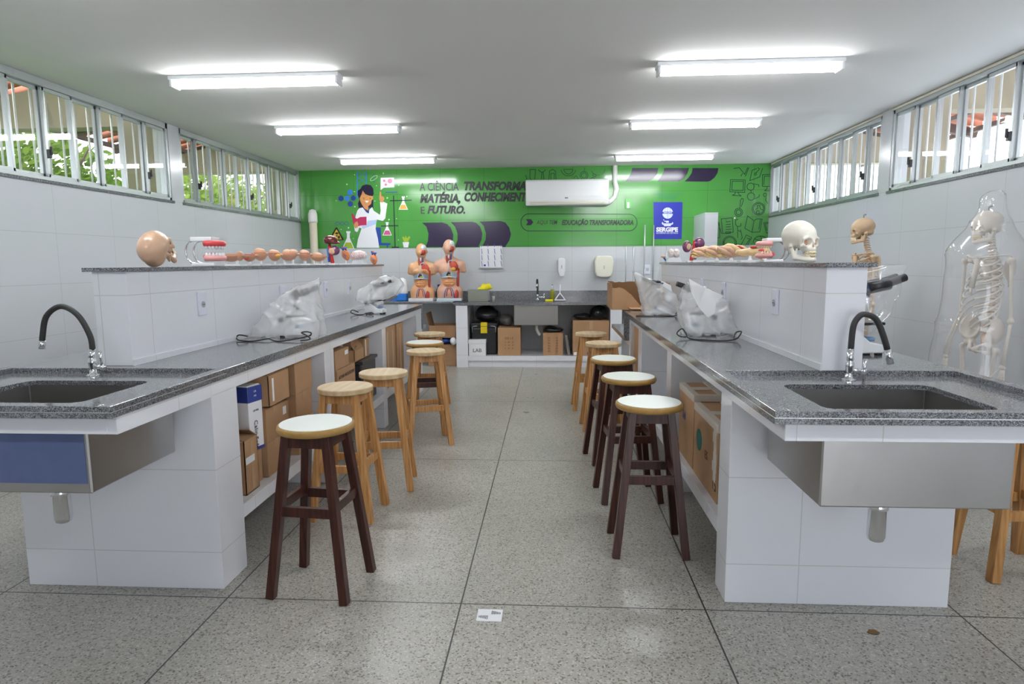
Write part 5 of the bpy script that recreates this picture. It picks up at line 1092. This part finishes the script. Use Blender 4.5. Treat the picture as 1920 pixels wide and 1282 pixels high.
# ---------------------------------------------------------------- skeletons
def skeleton(loc,rz,m,lab,disc,sck):
    t=thing('skeleton_model',loc,lab,'skeleton model','life-size skeleton models',rz=rz)
    def B(nm,b,mm=m):
        for v in b.bm.verts:
            z=v.co.z
            if z>1: v.co.z=z+.06*(z-1)/.36 if z<1.36 else 1.42+(z-1.36)*.714
        return b.build(nm,mm,t,world=False,smooth=True)
    skull_parts(t,m,Matrix.Translation((.005,0,1.562))@Matrix.Scale(.82,4),fine=.006,sock=sck)
    MB().tube([(-.005,0,1.715),(-.005,0,1.74),(-.02,0,1.745)],.006,6).build('top_hook','grey metal',t,world=False,smooth=True)
    sp=[(-.02,1.575),(-.028,1.50),(-.045,1.43),(-.075,1.33),(-.085,1.22),(-.07,1.12),(-.04,1.03),(-.045,.97)]
    def spx(z):
        for (x0,z0),(x1,z1) in zip(sp,sp[1:]):
            if z1<=z<=z0: u=(z0-z)/(z0-z1); return x0+(x1-x0)*u
        return sp[-1][0]
    b=MB(); d=MB(); z=1.57; k=0
    while z>.975:
        r=.013+.012*(1.57-z)/.6; x=spx(z); h=.014+.014*(1.57-z)/.6
        b.lathe([(r*.9,-h*.5),(r,-h*.35),(r*.85,0),(r,h*.35),(r*.9,h*.5)],(x,0,z),10)
        b.tube([(x-r*.8,0,z),(x-r-.022,0,z-.012)],[.006,.004],6); 
        for s in (-1,1): b.tube([(x-.01,0,z),(x-.014,s*(r+.014),z+.002)],[.005,.003],6)
        d.lathe([(r*.92,-.003),(r*.92,.003)],(x,0,z-h*.5-.004),10); z-=h+.010; k+=1
    B('spine',b); B('spinal_discs',d,disc)
    b=MB()
    for i in range(12):
        zz=1.405-i*.032; W=(.055,.078,.095,.106,.113,.118,.120,.120,.118,.112,.10,.085)[i]; xs=spx(zz); dep=(.055,.085,.11,.13,.14,.15,.155,.155,.15,.14,.12,.09)[i]; dr=.03+.010*i
        a1=PI*.92 if i<7 else PI*(.80-.05*(i-7)) if i<10 else PI*.42
        for s in (-1,1):
            b.tube([(xs+dep/2-dep/2*math.cos(a)*1.0,s*(W*math.sin(a)**.8 if 0<a<PI else 0.012),zz-dr*(1-math.cos(a))/2) for a in [.08+(a1-.08)*k/12 for k in range(13)]],[.0055]*13,6,sy=1)
    B('ribcage',b)
    b=MB(); b.beam((.035,0,1.375),(.065,0,1.22),.034,.010,.03,.01,ref=(0,1,0)); b.beam((.065,0,1.22),(.068,0,1.185),.014,.008,ref=(0,1,0)); B('sternum',b)
    for s in (-1,1):
        b=MB().tube([(.035,s*.015,1.385),(.04,s*.07,1.39),(.0,s*.12,1.402),(-.02,s*.165,1.405)],[.009,.007,.007,.009],8); B('clavicle',b)
        b=sdf_bm([cap((-.095,s*.06,1.36),(-.10,s*.085,1.23),.006),cap((-.10,s*.085,1.23),(-.04,s*.155,1.36),.006),ell((-.09,s*.09,1.32),(.012,.045,.06)),cap((-.095,s*.06,1.345),(-.025,s*.17,1.395),.007),ell((-.03,s*.155,1.365),(.014,.014,.018))],[],(-.14,min(s*.03,s*.2),1.2),(.02,max(s*.03,s*.2),1.43),.007,k=.008); B('scapula',b)
        A=[(-.02,s*.182,1.365),(-.03,s*.205,1.06)]; 
        b=sdf_bm([cap(A[0],A[1],.010),ell(A[0],(.023,.023,.024)),(ell(A[1],(.014,.026,.015)),.01)],[],(-.07,min(s*.14,s*.25),1.02),(.03,max(s*.14,s*.25),1.41),.007,k=.012); B('humerus',b)
        W=(.02,s*.235,.82)
        b=MB(); b.tube([(-.04,s*.20,1.07),(-.03,s*.205,1.04),(.0,s*.222,.93),(W[0]-.004,W[1]-s*.014,W[2])],[.011,.008,.0065,.009],8); b.tube([(-.02,s*.215,1.04),(.008,s*.24,.93),(W[0]+.004,W[1]+s*.012,W[2])],[.009,.0065,.010],8); B('forearm_bones',b)
        b=MB(); b.ball((W[0],W[1],W[2]-.018),(.012,.024,.014),8)
        for q,(dy,L) in enumerate(((-.028,.10),(-.012,.125),(.0,.132),(.012,.125),(.024,.10))):
            y0=W[1]+dy*.6*s; n=4; P=[(W[0]+.004*k_,y0+dy*s*.35*k_,W[2]-.028-(.115+L*.5)/4*k_) for k_ in range(5)]
            if q==0: P=[(W[0]+.01*k_,y0-s*.012*k_,W[2]-.026-.022*k_) for k_ in range(4)]
            b.tube(P,[.0055 if k_%2==0 else .004 for k_ in range(len(P))],6)
            for p in P[1:-1]: b.ball(p,.0062,6)
        B('hand_bones',b)
        b=sdf_bm([ell((-.02,s*.095,1.0),(.06,.05,.075)),cap((-.02,s*.085,.93),(.035,s*.015,.885),.012),cap((-.03,s*.08,.93),(-.035,s*.05,.86),.013),cap((-.035,s*.05,.86),(.03,s*.018,.875),.009),ell((-.015,s*.09,.915),(.03,.022,.028))],[ell((.015,s*.06,1.03),(.062,.055,.085)),ell((-.0,s*.05,.895),(.02,.02,.012))],(-.1,min(s*.0,s*.16),.83),(.07,max(0,s*.16),1.09),.007,k=.012); B('hip_bone',b)
        b=sdf_bm([cap((-.012,s*.135,.88),(.0,s*.085,.47),.013,.014),cap((-.012,s*.09,.915),(-.012,s*.135,.885),.011),ell((-.012,s*.088,.915),(.021,.021,.021)),ell((-.015,s*.14,.885),(.016,.014,.022)),ell((.0,s*.085,.47),(.026,.036,.025))],[],(-.05,min(s*.04,s*.17),.43),(.04,max(s*.04,s*.17),.95),.008,k=.014); B('femur',b)
        b=sdf_bm([cap((.0,s*.082,.43),(-.02,s*.08,.09),.012,.010),ell((.0,s*.082,.43),(.024,.034,.02)),cap((-.02,s*.108,.42),(-.03,s*.10,.09),.006),ell((-.02,s*.085,.085),(.02,.024,.02))],[],(-.06,min(s*.03,s*.14),.05),(.04,max(s*.03,s*.14),.47),.008,k=.01); B('shin_bones',b)
        b=sdf_bm([ell((-.045,s*.085,.05),(.035,.022,.028))]+[cap((-.01,s*(.07+.011*q),.06),(.13-.012*abs(q-1),s*(.062+.018*q),.022),.010,.006) for q in range(5)],[],(-.1,min(s*.02,s*.17),.0),(.16,max(s*.02,s*.17),.1),.007,k=.006); B('foot_bones',b)
    b=sdf_bm([ell((-.06,0,.94),(.022,.045,.055))],[],(-.1,-.07,.86),(-.02,.07,1.01),.007); B('sacrum',b,disc)
    MB().tube([(-.05,0,.05),(-.05,0,.92)],.0085,8).build('pole','grey metal',t,world=False,smooth=True)
    b=MB()
    for k_ in range(5): a=k_*2*PI/5+.3; b.beam((-.05,0,.06),(-.05+.24*math.cos(a),.24*math.sin(a),.045),.035,.02); b.ball((-.05+.24*math.cos(a),.24*math.sin(a),.02),.02,8)
    b.build('stand_base','black',t,world=False)
    return t
skeleton((2.385,5.10,0),PI-.08,'bone skeleton','bare tan skeleton model standing behind the right divider ledge','bone orange','bone skeleton')
skeleton((2.62,4.05,-.03),PI+.08,'bone pale','pale skeleton model wrapped in clear plastic by the right wall','bone orange','bone pale')
def hullf(pts,dep,r=.02,ax='x'):     # draped cover: convex outline in x-z, thinning towards the top
    pts=np.array(pts,float); n=len(pts); c=pts.mean(0); H=[]
    for i in range(n):
        a=pts[i];b=pts[(i+1)%n]; e=b-a; nn=np.array((e[1],-e[0]))/np.linalg.norm(e)
        if (c-a)@nn>0: nn=-nn
        H.append((nn,a@nn))
    z0,z1=pts[:,1].min(),pts[:,1].max()
    def f(P):
        u=P[...,0];v=P[...,2]; d=None
        for nn,o in H:
            q=u*nn[0]+v*nn[1]-o; d=q if d is None else -smin(-d,-q,r)
        k=np.clip((v-z0)/(z1-z0),0,1); w=dep[0]+(dep[1]-dep[0])*k
        return -smin(-d,-(np.abs(P[...,1])-w),r*1.5)
    return f
b=sdf_bm([cap((-.02,0,.55),(-.02,0,1.42),.26,.20),cap((0,0,1.4),(.0,0,1.74),.15,.07)],[],(-.42,-.42,.35),(.42,.42,1.95),.022,k=.08,noise=ridges(.016,13,3),clip=.42)
o=b.build('plastic_bag','clear film',smooth=True); o.location=(2.63,4.03,0); tag(o,'clear plastic bag draped over the pale skeleton','plastic bag')
# ---------------------------------------------------------------- microscopes and their covers
mat('scope white',(.74,.76,.78),.3); mat('scope blue',(.035,.06,.13),.35); mat('scope light blue',(.18,.30,.50),.3)
def scope(loc,rz,lab,film_,grp='microscopes on the benches'):
    t=thing('microscope',loc,lab,'microscope',grp,rz=rz)      # arm rises at -x, head leans towards +x
    MB().prism([(-.10,-.06,.012),(.10,-.06,.012),(.10,-.06,.05),(.03,-.06,.065),(-.03,-.06,.115),(-.10,-.06,.13)],(0,.12,0)).build('base','scope white',t,world=False,bevel=.006)
    for x in (-.08,.08):
        for y in (-.045,.045): MB().box(x-.012,y-.012,0,x+.012,y+.012,.012).build('foot','black',t,world=False)
    MB().lathe([(.028,.065),(.03,.08),(.022,.085)],(.055,0,0),16).build('illuminator','scope light blue',t,world=False,smooth=True)
    MB().prism([(-.10,-.035,.11),(-.04,-.035,.10),(-.05,-.035,.26),(.02,-.035,.30),(.0,-.035,.34),(-.09,-.035,.30),(-.115,-.035,.2)],(0,.07,0)).build('arm','scope white',t,world=False,bevel=.008)
    MB().box(-.04,-.07,.145,.09,.07,.158).build('stage','black',t,world=False,bevel=.003)
    b=MB(); b.tube([(.03,0,.29),(.04,0,.2)],[.02,.011],12); b.tube([(.02,.01,.28),(.01,.03,.215)],[.014,.009],10); b.build('objectives','chrome',t,world=False,smooth=True)
    for s in (-1,1): MB().tube([(-.075,s*.06,.13),(-.075,s*.085,.13)],.02,14).build('focus_knob','black',t,world=False,smooth=True)
    MB().prism([(-.02,-.04,.325),(.06,-.04,.335),(.05,-.04,.30),(.0,-.04,.30)],(0,.08,0)).build('head','scope blue',t,world=False,bevel=.006)
    for s in (-1,1): MB().tube([(.02,s*.028,.315),(.12,s*.03,.335),(.125,s*.03,.34),(.20,s*.03,.365)],[.028,.028,.02,.018],12).build('eyepiece','black',t,world=False,smooth=True)
    return t
def cord(name_lab,pts,r=.0042):
    P=[Vector(p) for p in pts]; Q=[]
    for i in range(len(P)-1):
        a=P[max(i-1,0)];b=P[i];c=P[i+1];d=P[min(i+2,len(P)-1)]
        for k in range(6):
            u=k/6; Q.append(.5*((2*b)+(c-a)*u+(2*a-5*b+4*c-d)*u*u+(3*b-a-3*c+d)*u**3))
    Q.append(P[-1]); tag(MB().tube(Q,r,8).build('power_cord','black',smooth=True),name_lab,'cord')
def cover(loc,pts,dep,lab,lo,hi,seed,amp=.012,m='milky film',rz=0):
    b=sdf_bm([hullf(pts,dep)],[],lo,hi,.0085,noise=ridges(amp,42,seed))
    o=b.build('plastic_cover',m,smooth=True); o.location=loc; o.rotation_euler=(0,0,rz); return tag(o,lab,'plastic cover','milky plastic covers over microscopes')
ZB=.9535
t=scope((-1.60,3.85,ZB),math.radians(12),'microscope under a milky cover, nearer on the left bench',1); t.scale=(.8,.72,.83)
cover((-1.60,3.85,ZB),[(-.235,.0),(-.19,.10),(-.09,.22),(.04,.315),(.19,.36),(.185,.18),(.185,.0)],(.13,.04),'milky plastic cover peaking at its right, nearer on the left bench',(-.27,-.18,-.02),(.24,.18,.39),2)
cord('black power cord curling in front of the nearer covered microscope, left bench',[(-1.80,3.66,.975),(-1.845,3.64,.985),(-1.855,3.63,.965),(-1.80,3.58,.958),(-1.72,3.57,.958),(-1.66,3.62,.965),(-1.62,3.60,.958),(-1.56,3.56,.958),(-1.50,3.60,.965),(-1.44,3.62,.975),(-1.405,3.62,.985),(-1.40,3.62,1.0),(-1.43,3.63,1.006),(-1.46,3.63,1.0),(-1.42,3.61,.985),(-1.40,3.60,.965),(-1.45,3.58,.959)])
t=scope((-1.57,5.62,ZB),math.radians(-8),'microscope with white base showing below its milky cover, left bench',1); t.scale=(.85,.8,.8)
cover((-1.57,5.62,ZB),[(-.17,.12),(-.14,.2),(-.02,.30),(.10,.345),(.20,.33),(.26,.27),(.20,.17),(.05,.115),(-.10,.09)],(.10,.05),'milky plastic cover lifted over the white microscope base, left bench',(-.2,-.15,.06),(.30,.15,.38),4,.010)
cord('black power cord looped beside the white microscope base, left bench',[(-1.69,5.50,.975),(-1.735,5.48,.995),(-1.75,5.47,.975),(-1.70,5.46,.958),(-1.64,5.46,.958),(-1.60,5.47,.97),(-1.56,5.46,.975),(-1.55,5.46,.962),(-1.61,5.45,.958)])
t=scope((.93,5.42,ZB),math.radians(176),'microscope under the farther milky cover on the right bench',1); t.scale=(.8,.72,.83)
cover((.93,5.42,ZB),[(-.235,.365),(-.19,.345),(-.07,.30),(.07,.21),(.15,.10),(.17,.0),(-.16,.0),(-.19,.15)],(.12,.04),'milky plastic cover with a peak at its left, farther on the right bench',(-.27,-.17,-.02),(.21,.17,.40),6)
cord('black power cord lying before the farther covered microscope, right bench',[(.70,5.27,.958),(.80,5.24,.958),(.90,5.24,.959),(1.0,5.25,.958),(1.05,5.27,.975),(1.075,5.27,.995),(1.04,5.28,.99),(1.02,5.27,.97)])
t=scope((.93,3.95,ZB),math.radians(176),'microscope under the nearer, bigger milky cover on the right bench',1); t.scale=(.8,.72,.85)
cover((.92,3.93,ZB),[(-.235,.375),(-.17,.35),(-.02,.305),(.09,.24),(.165,.13),(.20,.0),(-.17,.0),(-.15,.14)],(.15,.05),'larger crumpled milky plastic cover, nearer on the right bench',(-.27,-.21,-.02),(.24,.21,.41),9,.016)
tag(MB().prism([(.80,3.77,1.30),(.90,3.765,1.245),(1.0,3.76,1.20),(.955,3.75,1.16),(.95,3.745,1.10),(.91,3.745,1.075),(.855,3.755,1.14),(.815,3.765,1.22)],(0,.006,.0)).build('cover_flap','milky film'),'folded-over flap of the larger milky cover on the right bench','plastic flap')
cord('black power cord with loops at both sides of the larger cover, right bench',[(.79,3.72,.965),(.75,3.72,.968),(.735,3.74,.985),(.765,3.75,1.01),(.785,3.74,.985),(.80,3.70,.958),(.88,3.62,.958),(.98,3.60,.958),(1.04,3.62,.965),(1.07,3.65,.985),(1.085,3.68,1.0),(1.06,3.69,.995),(1.04,3.66,.975),(1.03,3.62,.96)])
t=scope((1.455,3.10,ZB),math.radians(8),'uncovered white microscope base with black head in clear wrap, outer side of the right bench',1)
b=sdf_bm([hullf([(-.10,.17),(-.09,.30),(.06,.42),(.27,.43),(.24,.36),(.16,.20),(.05,.10)],(.09,.04))],[],(-.14,-.12,.05),(.31,.12,.46),.009,noise=wob(.012,30,12))
o=b.build('plastic_bag','clear film',smooth=True); o.location=(1.42,3.12,ZB); tag(o,'clear plastic bag over the black microscope head on the outer right bench','plastic bag')
